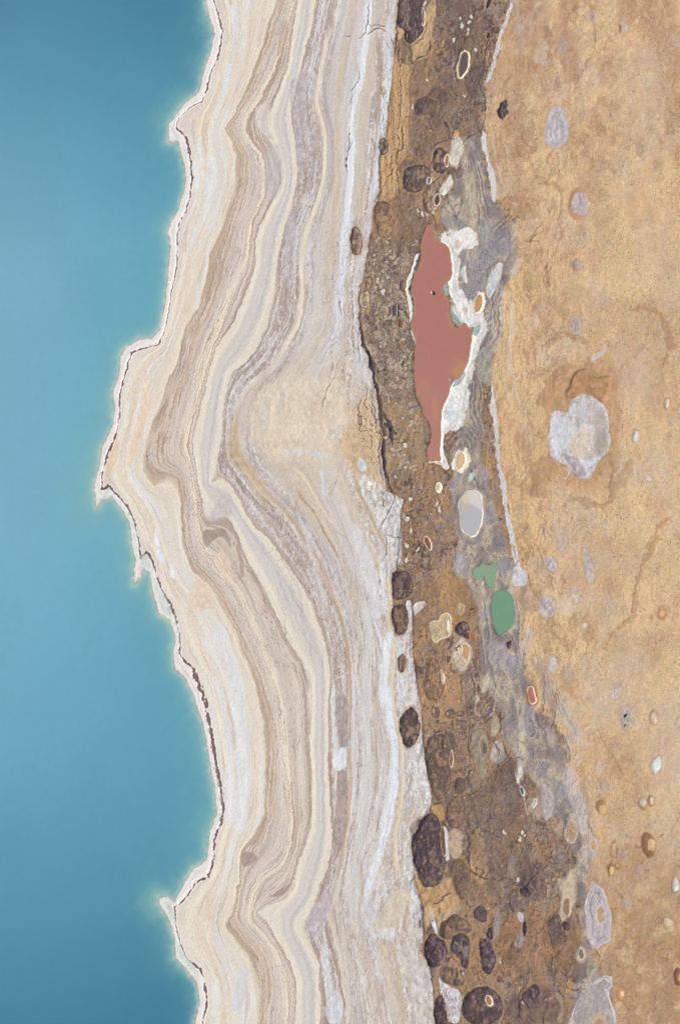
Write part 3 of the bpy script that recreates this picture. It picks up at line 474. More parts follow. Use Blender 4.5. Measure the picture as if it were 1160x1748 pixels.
patch("704,1410;708,1420;699,1445;706,1480;712,1500;716,1540;717,1572;706,1578;700,1540;690,1510;686,1490;696,1460", (218, 218, 220), f=2, tex=.16, a=.65, fine=2.5)
patch("645,1440;660,1395;670,1320;674,1290;664,1240;658,1180;666,1160;670,1220;682,1280;676,1350;668,1400;650,1470;635,1510;622,1540;620,1510;632,1480", (220, 225, 231), f=3, tex=.06, a=.85)
patch("660,1525;690,1515;698,1530;690,1560;676,1592;640,1590;636,1575;650,1560", (212, 198, 180), f=3, tex=.06, a=.9)
patch("640,1588;672,1580;680,1592;664,1602;645,1600", (215, 215, 220), f=3, a=.8)
patch("676,1608;694,1608;716,1632;728,1650;735,1690;740,1748;700,1748;690,1690;680,1650", (204, 196, 192), f=2, tex=.14, a=.5)
patch("640,1600;656,1608;668,1640;676,1690;690,1748;664,1748;654,1680;640,1630", (206, 192, 176), f=3, a=.7)
patch("748,1662;757,1676;768,1682;788,1690;785,1748;766,1748;758,1710;750,1680", (206, 201, 205), f=1.2, tex=.1)
patch("730,1545;738,1555;742,1575;747,1597;738,1590;732,1570", (212, 213, 222), f=1.5)
patch("716,1545;740,1540;760,1525;785,1545;780,1556;752,1575;747,1594;738,1560;722,1600", (200, 174, 140), f=3, tex=.1, a=.75, warp=2, fine=2)
patch("703,1490;716,1506;747,1513;758,1496;770,1500;780,1530;785,1545;750,1560;718,1545;708,1510", (194, 158, 118), f=2, tex=.12, a=.85, warp=1.5)
patch("740,1375;753,1370;760,1400;752,1402;744,1390;732,1382;736,1364", (196, 158, 110), f=2, a=.9)
patch("763,1415;786,1412;792,1440;785,1462;770,1466;764,1440", (196, 174, 148), f=2, a=.85)
patch("812,1410;820,1420;830,1455;828,1480;838,1500;820,1512;806,1500;800,1470;804,1430", (192, 156, 114), f=3, a=.8, tex=.1)
patch("702,60;712,50;735,0;745,0;740,40;728,100;715,105;702,110", (200, 170, 132), f=2, a=.85, tex=.08)
# dark ground of the mud flat
for s, c, a in [("730,0;830,0;832,90;822,140;826,220;800,230;785,180;772,120;760,60;745,20", (114, 98, 94), .4), ("700,100;745,90;770,130;775,200;770,260;750,300;710,290;700,220", (134, 112, 98), .45),
                ("870,1280;890,1340;905,1400;910,1480;880,1560;850,1540;820,1500;795,1430;800,1360;830,1320", (118, 102, 96), .4),
                ("860,1700;930,1680;960,1690;970,1748;850,1748", (104, 88, 88), .5), ("635,345;665,340;720,370;722,410;700,440;660,430;640,400", (140, 116, 96), .6),
                ("905,1460;930,1490;920,1540;890,1530;885,1490", (104, 88, 88), .6), ("840,1320;860,1330;850,1360;820,1350", (112, 94, 90), .5),
                ("935,1625;960,1630;950,1670;925,1660", (110, 94, 92), .4)]:
    patch(s, c, f=9, a=a, warp=3, fine=2, tex=.12)
for s, c, a in [("730,980;790,975;800,1010;810,1100;790,1070;760,1050;735,1060;715,1100;705,1080;715,1020", (172, 136, 100), .5),
                ("850,1560;940,1540;1000,1600;1000,1650;930,1640;860,1680;840,1640", (168, 128, 94), .5), ("780,1560;815,1545;860,1600;860,1660;800,1680", (166, 128, 96), .4),
                ("1010,1440;1160,1420;1180,1748;1060,1748;1020,1600", (176, 140, 108), .3)]:
    patch(s, c, f=16, a=a, warp=4, fine=2, tex=.1)
# plain: slump scars, brown hollows and arcs
AR = (172, 134, 104)
for s, wd, a in [("915,705;925,680;940,655;965,630;985,625;1010,635;1040,640;1058,632", 14, .5), ("1039,770;1044,800;1040,850;1020,868;1000,860;975,845", 9, .5), ("955,780;930,800;905,850", 26, .45),
                 ("1070,530;1095,520;1120,535;1140,565;1146,590;1135,615;1122,632", 7, .6), ("1055,640;1075,625;1095,595;1100,585", 4, .5), ("935,620;932,590;945,575;965,565;990,580;1005,590", 6, .5),
                 ("850,350;875,335;890,350;893,385", 8, .55), ("910,310;935,315;955,335;958,380;950,420", 6, .5), ("845,345;865,352;885,372;868,380;850,372", 9, .45),
                 ("1150,880;1130,895;1110,930;1095,960;1085,1000;1080,1040;1060,1065;1045,1080", 8, .5), ("1030,1110;1050,1075;1048,1095", 5, .4), ("1005,1065;1000,1115;1005,1170", 5, .35), ("988,0;1012,20;1018,80;1000,110;985,150;980,170", 4, .45),
                 ("975,1050;1000,1070;1020,1078", 30, .25), ("1040,860;1055,830;1075,790;1080,780", 12, .35), ("905,900;915,935;930,950;960,960", 5, .4), ("900,985;915,1010;945,1060;975,1120", 6, .3),
                 ("955,640;945,660;930,700", 10, .4), ("930,310;940,300;960,300", 5, .3), ("893,225;900,260;910,285;912,300", 3, .45), ("905,420;915,395;925,380;940,370", 4, .4), ("1030,1260;1045,1290;1060,1330", 5, .3),
                 ("880,75;905,50;925,20;930,0", 14, .3), ("930,60;945,90;935,110", 10, .3)]:
    stroke(s, wd*1.15, AR, a*1.05, warp=2.5, fine=3, dz=-.2, soft=3.0)
patch("925,690;950,640;1000,615;1060,630;1050,700;1050,790;1010,850;960,820;930,790", (190, 152, 116), f=14, a=.8, warp=3, fine=2, tex=.08)
patch("962,671;973,652;986,630;1005,631;1011,645;1036,639;1044,650;1037,683;1020,686;1005,675;986,675;971,683", (180, 140, 106), f=3, tex=.1, a=.85, dz=-.8, warp=1.5)
patch("1040,640;1055,632;1062,650;1050,670;1040,672", (176, 142, 116), f=3, a=.7)
patch("890,30;905,15;925,0;935,20;915,50;880,110;878,80", (192, 168, 152), f=8, a=.5)
for s, a in [("1035,0;1055,0;1052,40;1040,40", .35), ("935,10;955,40;950,70;930,60", .2), ("1045,100;1120,60;1140,200;1060,260", .25), ("1080,420;1160,380;1160,520;1090,500", .2), ("955,130;960,180;950,240;945,200", .3),
             ("985,1110;1010,1120;1020,1180;1000,1190", .3), ("1100,1180;1160,1150;1160,1400;1110,1380", .25), ("1040,590;1100,600;1120,680;1060,700", .3), ("885,660;900,690;905,740;890,760", .25)]:
    patch(s, (205, 184, 160), f=12, a=a*1.6, warp=3, fine=2)
LVC = (194, 184, 182)
patch("960,1190;975,1230;995,1260;985,1280;965,1240;950,1200", LVC, f=4, a=.5, warp=1.5); patch("965,1290;985,1330;1000,1380;1000,1440;985,1410;962,1340", LVC, f=4, a=.7, warp=1.5)
patch("925,1110;940,1180;955,1215;940,1240;925,1190;912,1150", (150, 136, 132), f=6, a=.5, warp=2)
# pale veins
VE = (203, 200, 202)
for s, wd, a in [("877,0;866,30;855,55;848,80;843,105;836,130;825,150", 8, .9), ("868,0;885,10;880,45", 10, .25), ("822,220;826,245;833,276;838,310;844,350", 9, .95), ("836,225;845,270;852,310;858,325", 3, .5), ("838,645;841,700;845,750;852,800;859,840;862,875;868,895;876,930;880,960;886,1000", 9, .92), ("866,880;872,920", 9, .7), ("852,480;856,520;852,560;850,600;858,640;870,690;874,720", 3, .4),
                 ("858,487;861,520;858,560;856,570", 3.5, .7), ("872,500;872,560;866,600;872,640;882,680;890,705", 8, .4), ("870,470;880,455;888,440", 8, .35), ("938,852;946,880;950,910;954,925", 3, .6), ("1036,890;1037,920", 3, .7), ("1008,617;1018,606;1028,600;1031,585", 8, .55), ("1093,190;1096,220", 6, .4), ("952,935;958,950", 7, .4), ("970,1000;985,1010;992,1028", 8, .4),
                 ("885,1335;893,1355;900,1395", 3, .5), ("860,245;868,300;872,320", 3, .4)]:
    stroke(s, wd*.85, VE, a, warp=.8, fine=1.2, soft=1.1, dz=-.05, var=.3)
patch("874,968;882,966;892,975;900,988;897,1000;884,1000;874,998", (200, 197, 204), f=1.5)
# dark scarp line along the waterline: wet brown mud face, width varies down the shore
p = L[1]; wv = [( -60, 3), (0, 2.5), (30, 4), (70, 4), (110, 3), (160, 3), (190, 1.6), (215, 2), (240, 4.5), (300, 5), (330, 3.5), (380, 3), (440, 2), (560, 2.2), (600, 3), (650, 3.6), (720, 3.5), (800, 4.5), (840, 3.5), (870, 7), (900, 4.5), (950, 4.5), (1000, 6), (1060, 6.5), (1120, 5), (1150, 8), (1200, 8), (1300, 7.5), (1360, 8.5), (1400, 7.5), (1430, 4), (1480, 5), (1520, 2.5), (1560, 4), (1600, 4), (1625, 3), (1680, 6), (1715, 5), (1748, 3)]
sl = (slice(None), slice(np.searchsorted(gx, 120), np.searchsorted(gx, 420)))
d, _ = seg_dist(X[sl]+W3[sl]*1.1+W1[sl]*.6, Y[sl]+W4[sl]*1.1, p, False)
hw = np.interp(Y[sl], [v[0] for v in wv], [v[1] for v in wv])*.36*(1+.95*fbm(X[sl]/5, Y[sl]/9, 3, 4))
put(sl, (1-ss(-.5, .9, d-hw))*ss(.1, .6, hw), (112, 93, 94), .92)
put(sl, gs(d, hw+2.0, 1.5)*.5, (222, 214, 212)); Z[sl] -= .12*(1-ss(-.5, .9, d-hw))
# drowned shelf: pale turquoise wet salt in the bights facing down the shore
for q in ["170,850;186,832;200,845;217,866;229,893;236,921;240,953;232,960;224,930;218,895;200,864;188,848;172,858", "240,952;250,943;260,957;269,993;283,1021;298,1052;305,1080;298,1080;284,1055;268,1020;258,995;254,975;240,985;232,990", "297,1556;300,1583;304,1603;312,1630;325,1648;340,1662;336,1670;318,1655;300,1638;296,1610;286,1580;270,1560;262,1545;280,1535", "278,1538;285,1537;290,1550;282,1560;276,1550"]:
    patch(q, (203, 214, 208), f=2.2, a=.85, warp=1, tex=.03, margin=8)
# shelf of salt below the scarp, white edge at the water
sl = (slice(None), slice(np.searchsorted(gx, 120), np.searchsorted(gx, 420)))
en = ss(-.5, .3, fbm(X[sl]/9, Y[sl]/9, 3, 11)); put(sl, gs(DW[sl], 4.0, 3.0)*(.35+.5*en), (232, 230, 230)); put(sl, gs(DW[sl], .2, 1.8)*.4, (228, 215, 208)); put(sl, gs(DW[sl], -2.2, 2.5)*.6, (220, 218, 210))
# ------------------------------------------------------------------ cracks
CK = (98, 84, 86)
def cracks(s, a=.8, w=1.1, c=CK, dz=-.25, warp=1.2):
    for q in s.split('|'): stroke(q, w, c, a, warp=warp, fine=1.4, soft=.7, dz=dz, taper=True, var=.5)
cracks("612,545;620,590;634,618;640,660;648,690;652,720;655,760;657,800;668,838|632,618;634,640;626,600|655,720;668,735;680,742|650,700;665,722;672,760", w=5.5, a=.85, dz=-.7)
cracks("637,650;634,680;640,705;647,735;648,780;656,830|628,660;622,690;630,700|612,690;620,720;612,738;640,735|630,690;640,712;655,716|618,680;612,700;615,735|640,735;650,750|632,740;636,760;630,770", w=1.3)
cracks("606,550;600,520;597,500|612,560;610,600|578,510;585,540|600,590;612,600;612,620|548,700;560,660;575,640", w=1.2, a=.6)
cracks("628,0;632,30;622,60;608,66|614,121;606,148;600,160;596,182|624,60;640,52;652,48;660,55|585,60;600,62|632,30;628,45;660,45|597,224;592,262;594,300|600,240;590,262", w=1.2, a=.7)
cracks("678,60;682,120;685,180;681,230;679,270;678,320;682,345|690,200;688,260|676,285;660,310;650,330;640,345|640,345;660,350;678,335", w=1.6, a=.75)
cracks("705,80;718,70;725,60;728,40|700,112;715,100;726,98|835,60;830,80;826,110;822,145;825,170;828,200;820,225;800,235;790,245;780,260|760,200;770,230;768,240;750,245;735,255|826,145;826,190|760,205;768,222|840,50;832,75", w=1.8, a=.75)
cracks("668,838;676,850;664,870;655,885;650,905|655,912;662,930;660,950|660,912;672,918;688,915|655,838;654,870|690,850;683,880;686,900", w=1.4, a=.8)
cracks("790,1410;800,1430;799,1460;806,1490;820,1500;835,1500|805,1485;815,1495;812,1478;828,1492|800,1360;815,1350|846,1505;860,1498;878,1500|858,1515;872,1508;882,1505|735,1545;750,1540;762,1528;772,1524|792,1530;800,1545|788,1350;795,1390;800,1420", w=2.6, a=.75)
cracks("845,1300;855,1310;866,1298;872,1290|868,1350;840,1345|905,1225;912,1245;908,1260|880,1262;892,1265;898,1270|940,1240;950,1210|920,1230;930,1180;924,1150", w=1.6, a=.6)
cracks("975,1410;985,1420;992,1432|960,1395;968,1412;980,1425|956,1655;970,1668;960,1680;975,1690;1000,1690|965,1700;985,1705;1005,1690|930,1690;950,1690;958,1700|1000,1600;1008,1625|1015,1620;1025,1640", w=1.6, a=.6)
cracks("905,415;910,405;918,400;930,395|895,410;905,415;915,410;925,420|932,445;935,480;938,510|745,400;752,420", w=1.2, a=.5)
def netcrack(poly, sx, sy, c, a, k, f=8, wd=.07):
    sl, d = sdf(pts(poly), 2, 1.5, 16); m = 1-ss(-f, f, d); x = X[sl]; y = Y[sl]
    _, e, cv_ = voro(x/sx+fbm(x/12, y/12, 3, k)*.5, y/sy+fbm(x/12, y/12, 3, k+3)*.5, k)
    l = (1-ss(wd*.4, wd*1.6, e))*m*ss(-.5, .3, fbm(x/18, y/18, 2, k+5)); put(sl, l, c, a); Z[sl] -= .2*l
netcrack("598,690;632,665;650,700;652,790;640,800;610,760", 9, 13, CK, .75, 2)
netcrack("640,60;700,60;700,330;640,345", 7, 26, (140, 108, 84), .6, 4)
netcrack("612,470;640,400;720,400;700,560;640,600;612,560", 6, 8, (122, 108, 104), .6, 6, 6)
netcrack("615,806;690,850;680,970;650,900", 8, 11, (150, 140, 146), .6, 7, 4)
netcrack("560,390;630,390;620,620;540,600", 9, 14, (170, 152, 144), .5, 3)
netcrack("690,820;790,820;800,1000;700,960", 8, 10, (112, 90, 78), .6, 9)
netcrack("800,20;840,0;845,120;826,240;770,240;770,150;800,130", 6, 14, (86, 74, 80), .6, 8)
netcrack("730,1250;800,1230;960,1400;960,1748;800,1748;790,1400", 11, 14, (88, 74, 76), .45, 5, 10)
netcrack("890,1120;960,1160;950,1260;890,1230", 5, 20, (112, 98, 98), .6, 3)
netcrack("950,1390;1000,1400;1000,1480;960,1480", 5, 12, (106, 92, 98), .6, 2)
netcrack("748,1662;788,1684;785,1748;760,1748", 5, 16, (132, 124, 134), .8, 6, 3)
# small pale blocks thrown over the mud
for (x, y) in [(785, 35), (788, 45), (803, 30), (800, 40), (798, 52), (800, 62), (771, 70), (811, 86), (790, 165), (722, 8), (704, 183), (726, 140), (655, 500), (645, 480), (700, 850), (750, 868), (744, 862), (734, 878), (701, 905), (697, 885), (692, 930), (713, 935), (691, 955), (688, 760), (823, 995), (770, 1668), (780, 1670), (790, 1660), (862, 1420), (890, 1420), (884, 1432), (895, 1425), (855, 1640), (884, 1500), (712, 362), (721, 366), (728, 364), (744, 358), (741, 363), (650, 362), (752, 1705), (893, 1710), (906, 1690)]:
    patch(ell(x, y, 1.6+rng.rand()*1.8, 2.4+rng.rand()*3, rng.rand()-.5, .5, 7), (206, 200, 194), f=.9, warp=1.2, fine=1.2, dz=.2, margin=8, sm=0)
for i in range(170):
    x = 640+rng.rand()*90; y = 400+rng.rand()*420
    if DM[np.searchsorted(gy, y), np.searchsorted(gx, x)] < 6 or x > 712: continue
    patch(ell(x, y, 1.3+rng.rand()*2, 1.5+rng.rand()*2.6, rng.rand()*3, .5, 7), [(196, 178, 152), (182, 170, 156), (122, 106, 100)][rng.randint(3)], f=.8, warp=1.2, fine=1.2, sm=0, a=.85, dz=.3*rng.rand()+.1, margin=8)
for i in range(260):
    y = rng.rand()*1748; x = 700+rng.rand()*250
    a = np.searchsorted(gy, y), np.searchsorted(gx, x)
    if DM[a] < 6 or DP[a] > 0 or grey[a] > .4: continue
    patch(ell(x, y, 1.2+rng.rand()*1.6, 1.4+rng.rand()*2.4, rng.rand()*3, .5, 7), [(186, 154, 118), (172, 154, 138), (100, 84, 82)][rng.randint(3)], f=.9, warp=1.2, fine=1.2, sm=0, a=.8, dz=.25*rng.rand(), margin=8)
# ------------------------------------------------------------------ sinkholes in the dark mud
W_ = (150, 126, 108)
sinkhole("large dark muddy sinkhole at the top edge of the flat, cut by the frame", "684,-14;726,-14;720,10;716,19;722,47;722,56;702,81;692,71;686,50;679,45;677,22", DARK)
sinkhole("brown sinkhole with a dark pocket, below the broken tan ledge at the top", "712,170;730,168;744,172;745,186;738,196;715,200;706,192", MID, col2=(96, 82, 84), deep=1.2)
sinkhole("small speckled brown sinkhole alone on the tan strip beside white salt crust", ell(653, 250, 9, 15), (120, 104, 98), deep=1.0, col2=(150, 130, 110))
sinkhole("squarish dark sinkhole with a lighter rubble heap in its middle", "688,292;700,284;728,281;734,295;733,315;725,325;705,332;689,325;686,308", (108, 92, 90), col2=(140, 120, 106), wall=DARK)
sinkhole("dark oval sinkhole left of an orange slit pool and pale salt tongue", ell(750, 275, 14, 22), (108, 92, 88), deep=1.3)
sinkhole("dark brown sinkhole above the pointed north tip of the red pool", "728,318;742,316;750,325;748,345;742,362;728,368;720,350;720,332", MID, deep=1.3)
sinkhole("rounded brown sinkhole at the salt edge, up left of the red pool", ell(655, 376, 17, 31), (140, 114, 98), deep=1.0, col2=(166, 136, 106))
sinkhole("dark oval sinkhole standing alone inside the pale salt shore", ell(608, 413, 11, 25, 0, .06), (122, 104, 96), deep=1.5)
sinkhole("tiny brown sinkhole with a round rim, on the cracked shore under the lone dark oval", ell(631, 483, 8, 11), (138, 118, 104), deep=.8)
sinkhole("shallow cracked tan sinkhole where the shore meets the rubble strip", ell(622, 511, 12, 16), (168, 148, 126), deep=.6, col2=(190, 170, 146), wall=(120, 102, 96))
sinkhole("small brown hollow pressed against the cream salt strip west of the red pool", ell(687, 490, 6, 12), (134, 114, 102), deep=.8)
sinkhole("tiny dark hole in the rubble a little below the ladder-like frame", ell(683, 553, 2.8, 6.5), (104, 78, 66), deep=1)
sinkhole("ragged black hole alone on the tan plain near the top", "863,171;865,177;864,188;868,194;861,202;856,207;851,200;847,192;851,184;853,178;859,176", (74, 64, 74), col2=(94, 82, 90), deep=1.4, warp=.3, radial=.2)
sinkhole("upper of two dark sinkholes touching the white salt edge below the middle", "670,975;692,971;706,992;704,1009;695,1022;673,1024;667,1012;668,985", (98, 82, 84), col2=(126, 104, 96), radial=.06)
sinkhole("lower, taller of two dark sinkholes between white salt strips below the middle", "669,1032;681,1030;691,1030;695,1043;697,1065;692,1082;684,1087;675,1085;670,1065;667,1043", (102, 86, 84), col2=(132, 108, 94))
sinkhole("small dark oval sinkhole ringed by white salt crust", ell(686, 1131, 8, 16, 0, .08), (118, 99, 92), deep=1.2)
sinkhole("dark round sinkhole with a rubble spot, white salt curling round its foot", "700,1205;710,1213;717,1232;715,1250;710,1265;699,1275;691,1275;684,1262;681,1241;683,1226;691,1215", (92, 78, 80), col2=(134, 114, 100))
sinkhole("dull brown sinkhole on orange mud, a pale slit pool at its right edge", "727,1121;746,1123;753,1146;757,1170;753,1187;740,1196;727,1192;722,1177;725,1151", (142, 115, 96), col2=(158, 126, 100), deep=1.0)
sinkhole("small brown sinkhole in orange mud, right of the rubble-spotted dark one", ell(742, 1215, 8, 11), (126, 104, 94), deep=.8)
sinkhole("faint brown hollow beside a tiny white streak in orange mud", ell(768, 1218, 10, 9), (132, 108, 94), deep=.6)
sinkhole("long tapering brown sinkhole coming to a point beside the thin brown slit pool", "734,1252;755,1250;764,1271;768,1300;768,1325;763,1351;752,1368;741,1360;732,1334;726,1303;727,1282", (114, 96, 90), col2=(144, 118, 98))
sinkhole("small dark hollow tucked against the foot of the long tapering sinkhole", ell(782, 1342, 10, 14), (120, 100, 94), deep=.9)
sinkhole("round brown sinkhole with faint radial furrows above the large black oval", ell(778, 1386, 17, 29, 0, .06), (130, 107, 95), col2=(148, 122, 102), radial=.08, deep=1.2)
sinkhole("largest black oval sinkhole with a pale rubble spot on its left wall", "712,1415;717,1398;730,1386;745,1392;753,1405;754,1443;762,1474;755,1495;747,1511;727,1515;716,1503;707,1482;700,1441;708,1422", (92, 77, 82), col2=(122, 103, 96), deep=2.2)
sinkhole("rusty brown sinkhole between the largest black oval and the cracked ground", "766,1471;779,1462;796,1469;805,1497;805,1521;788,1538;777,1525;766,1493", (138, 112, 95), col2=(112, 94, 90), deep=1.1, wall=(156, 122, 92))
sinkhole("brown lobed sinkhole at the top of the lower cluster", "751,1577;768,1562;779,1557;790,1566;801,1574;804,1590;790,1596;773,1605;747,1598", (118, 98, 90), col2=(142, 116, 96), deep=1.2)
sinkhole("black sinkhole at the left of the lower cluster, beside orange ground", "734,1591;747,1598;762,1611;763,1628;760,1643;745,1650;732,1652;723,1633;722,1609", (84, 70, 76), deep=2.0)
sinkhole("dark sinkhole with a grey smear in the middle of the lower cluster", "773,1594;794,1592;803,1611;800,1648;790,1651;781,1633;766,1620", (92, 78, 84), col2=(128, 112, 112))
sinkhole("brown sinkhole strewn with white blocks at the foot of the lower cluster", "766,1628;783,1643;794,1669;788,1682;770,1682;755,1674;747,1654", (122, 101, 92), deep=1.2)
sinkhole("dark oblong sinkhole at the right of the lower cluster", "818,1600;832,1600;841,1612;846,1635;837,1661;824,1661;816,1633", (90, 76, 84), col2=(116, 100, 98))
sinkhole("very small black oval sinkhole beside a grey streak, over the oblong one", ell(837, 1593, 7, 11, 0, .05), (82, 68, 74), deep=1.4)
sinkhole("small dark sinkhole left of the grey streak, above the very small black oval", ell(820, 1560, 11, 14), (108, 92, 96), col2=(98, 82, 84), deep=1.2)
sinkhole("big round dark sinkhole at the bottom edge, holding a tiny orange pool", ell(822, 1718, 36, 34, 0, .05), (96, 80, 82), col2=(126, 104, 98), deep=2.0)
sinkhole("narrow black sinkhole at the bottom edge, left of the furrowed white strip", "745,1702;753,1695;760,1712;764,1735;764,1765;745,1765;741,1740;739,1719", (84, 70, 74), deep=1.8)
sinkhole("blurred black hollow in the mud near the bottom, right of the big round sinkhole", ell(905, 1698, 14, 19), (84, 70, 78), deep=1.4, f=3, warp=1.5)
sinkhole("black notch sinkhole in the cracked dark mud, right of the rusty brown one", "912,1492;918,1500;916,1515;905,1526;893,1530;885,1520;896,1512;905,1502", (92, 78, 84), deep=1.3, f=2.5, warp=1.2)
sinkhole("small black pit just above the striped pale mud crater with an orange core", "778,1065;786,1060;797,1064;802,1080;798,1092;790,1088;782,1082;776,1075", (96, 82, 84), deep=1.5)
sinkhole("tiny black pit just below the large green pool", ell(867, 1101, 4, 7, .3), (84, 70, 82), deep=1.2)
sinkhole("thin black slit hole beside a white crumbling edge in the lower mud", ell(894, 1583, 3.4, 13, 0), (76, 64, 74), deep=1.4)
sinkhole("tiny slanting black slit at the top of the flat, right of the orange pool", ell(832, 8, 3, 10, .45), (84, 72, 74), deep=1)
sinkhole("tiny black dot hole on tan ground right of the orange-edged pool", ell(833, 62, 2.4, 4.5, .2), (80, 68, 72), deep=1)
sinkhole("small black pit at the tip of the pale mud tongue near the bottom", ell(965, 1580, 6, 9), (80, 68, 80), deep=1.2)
# ------------------------------------------------------------------ pools
RED = (178, 122, 113); ORW = (196, 148, 98)
SALT = (233, 229, 221)
patch("745,402;752,408;757,394;762,404;772,405;781,393;792,390;805,395;810,409;801,420;788,421;779,436;778,464;776,488;777,500;783,512;794,515;805,522;819,536;824,550;822,571;812,588;805,605;801,629;796,653;793,671;788,682;791,705;785,724;770,732;757,736;756,770;762,786;770,797;760,802;752,794;748,787;742,790;745,760;745,700;760,660;780,620;795,590;798,560;780,530;765,500;762,470;765,430", SALT, f=1.0, warp=.8, tex=.03, dz=.1, margin=10, sm=2)
patch("745,398;762,398;775,390;800,388;814,398;816,416;800,428;786,428;784,460;784,485;790,502;800,512;822,530;828,552;826,575;814,596;808,625;802,655;798,685;796,706;788,730;770,738;758,742;752,720;760,680;780,630;798,590;800,560;782,530;768,500;762,470", (235, 232, 227), f=1.4, warp=1.5, fine=2.4, tex=.05, a=.8)
for e in [(812, 560, 7, 10), (782, 640, 7, 9), (776, 545, 5, 8), (765, 702, 6, 10), (806, 545, 8, 5), (788, 470, 4, 8)]: patch(ell(*e), [(176, 182, 186), (196, 200, 206)][int(e[0]) % 2], f=3, a=.6, warp=2, fine=2, margin=10)
patch("768,690;778,684;783,700;780,720;768,726;762,716", (222, 230, 236), f=4, a=.8); patch("765,520;790,528;815,545;815,560;800,558;780,560", (226, 226, 224), f=3, a=.6)
patch("776,492;786,500;790,512;800,528;806,545;812,552;800,556;790,546;782,556;776,545;770,530;768,510", (226, 226, 226), f=3, a=.5)
for e in [(779, 419, 6, 9), (794, 531, 5, 7)]: patch(ell(*e), (206, 190, 178), f=2.5, a=.8, margin=8)
stroke("717,432;709,442;704,462;698,480;695,498;700,520;702,540;697,552", 6, SALT, .95, soft=.8); stroke("700,562;706,575;710,590;712,600", 5, (214, 206, 196), .9)
stroke("731,792;740,788;748,792;756,800", 5, (226, 216, 202), .9)
stroke("716,445;716,460;711,468", 4, (160, 160, 168), .9); stroke("705,505;708,520;708,540;703,548", 3.5, (164, 158, 164), .9)
patch("756,487;764,486;768,495;765,506;760,508;757,500", (158, 166, 164), f=1); patch("768,520;774,536;786,548;784,556;776,553;770,540", (158, 166, 168), f=1.2)
patch("806,560;818,555;820,562;812,576;806,572", (150, 176, 168), f=1.2); patch("776,648;786,640;792,634;794,642;784,655;774,662;768,664", (172, 174, 176), f=1.2)
red = pool("large winding brick-red brine pool banked with white salt", "727,383;737,385;739,400;748,413;757,416;766,424;769,440;771,455;772,470;766,482;756,488;755,497;759,505;765,512;765,520;766,530;768,548;778,562;784,557;790,549;796,553;800,560;810,557;805,572;803,590;799,615;793,630;786,645;775,650;768,660;763,680;754,695;753,720;752,750;750,770;753,788;745,787;733,790;727,772;733,755;736,735;731,720;722,710;719,693;712,680;707,655;706,630;707,605;707,595;709,585;706,570;698,557;705,542;707,520;702,500;701,490;707,468;714,460;718,445;718,430;716,422;722,405", (177, 120, 109), edge=(192, 146, 104), rw=0, edgew=3.0)
patch("762,647;768,644;772,650;770,656;763,653", (166, 172, 176), f=1, dz=1.2, margin=8)
O = (206, 154, 100)
pool("thin orange slit pool with a white rim beside the pale salt tongue", ell(762, 275, 2.6, 9.5, .12, .05), (152, 104, 68), edge=(196, 140, 90), rim=(222, 214, 204), rw=1.8)
pool("tiny dark pool rimmed in white at the squarish sinkhole's right edge", ell(731.5, 309, 2.6, 5.5, .1, .05), (120, 108, 112), rim=(222, 224, 226), rw=1.8)
pool("dark brown oval pool with a cream rim above the red pool", ell(746, 342, 4.6, 10, .15, .05), (84, 70, 74), edge=(170, 116, 74), rim=(224, 212, 196), rw=2.0)
pool("purple-brown pool edged orange with a thick cream rim, near the top", "789,90;798,89;799,105;797,116;791,127;784,136;781,123;783,103", (104, 88, 92), edge=(172, 120, 72), rim=(232, 216, 192), rw=3.2, edgew=2.4)
pool("narrow pool of rust water beside a white salt wedge, top dark sinkhole", ell(721, 30, 2.0, 15, -.02, .05), (160, 114, 80), rim=(208, 210, 216), rw=1.2)
pool("white-rimmed slit pool at the right edge of the dull brown sinkhole", "753,1140;756,1152;756,1166;753,1168;752,1152", (224, 190, 146), rim=(226, 222, 216), rw=1.2)
pool("thin brown slit pool between pale banks in orange mud", "769,1280;772,1290;772,1300;770,1311;767,1302;768,1290", (134, 88, 54), edge=(150, 100, 62), rim=(224, 208, 186), rw=1.2)
patch("757,1408;762,1415;766,1440;766,1462;760,1470;760,1440;756,1420", (206, 208, 214), f=1.2, tex=.1)
pool("curved rust-brown slit pool along the right wall of the largest black sinkhole", "754,1408;757,1418;759,1440;760,1462;755,1456;752,1440;751,1422", (120, 86, 70), edge=(134, 92, 70), rim=(204, 190, 180), rw=1.0)
pool("tiny orange pool with a cream rim inside the big round dark sinkhole", ell(834, 1709, 4.2, 8, -.4, .08), (176, 122, 82), edge=(168, 116, 80), rim=(232, 218, 198), rw=2.2)
patch("772,830;785,828;795,832;812,832;824,840;830,870;826,900;815,925;805,930;785,920;775,900;778,870;775,850", (178, 164, 148), f=4, a=.8, tex=.06)
stroke("782,835;780,860;782,895;786,915;806,930;818,915;826,890", 8, (138, 128, 138), .7, soft=2)
pool("pale grey angular pool with a thin white rim, above the green pools", "804,838;818,842;821,862;823,880;818,899;808,917;788,906;785,882;783,858;789,845", (184, 184, 186), edge=(188, 184, 182), rim=(236, 228, 216), rw=2.2, core=None)
pool("small lobed green pool joined by a thread to the large green one", "807,970;819,965;821,957;828,964;837,965;843,958;849,968;846,979;843,994;844,1006;838,1003;832,1004;828,994;825,982;813,992;805,983", (139, 166, 137), edge=(139, 166, 137), rw=0, rim=None)
pool("large rounded green pool in grey mud", "843,1011;856,1006;867,1010;876,1019;877,1043;879,1056;872,1073;860,1079;849,1085;844,1073;838,1058;837,1037;839,1019", (117, 156, 129), edge=(120, 158, 130), rw=0)
pool("amber oval pool with a white rim right of the red pool's waist", ell(816, 519, 5.8, 15, .18, .06), (200, 150, 98), edge=(182, 126, 78), rim=(236, 228, 212), rw=5.5, edgew=1.5)
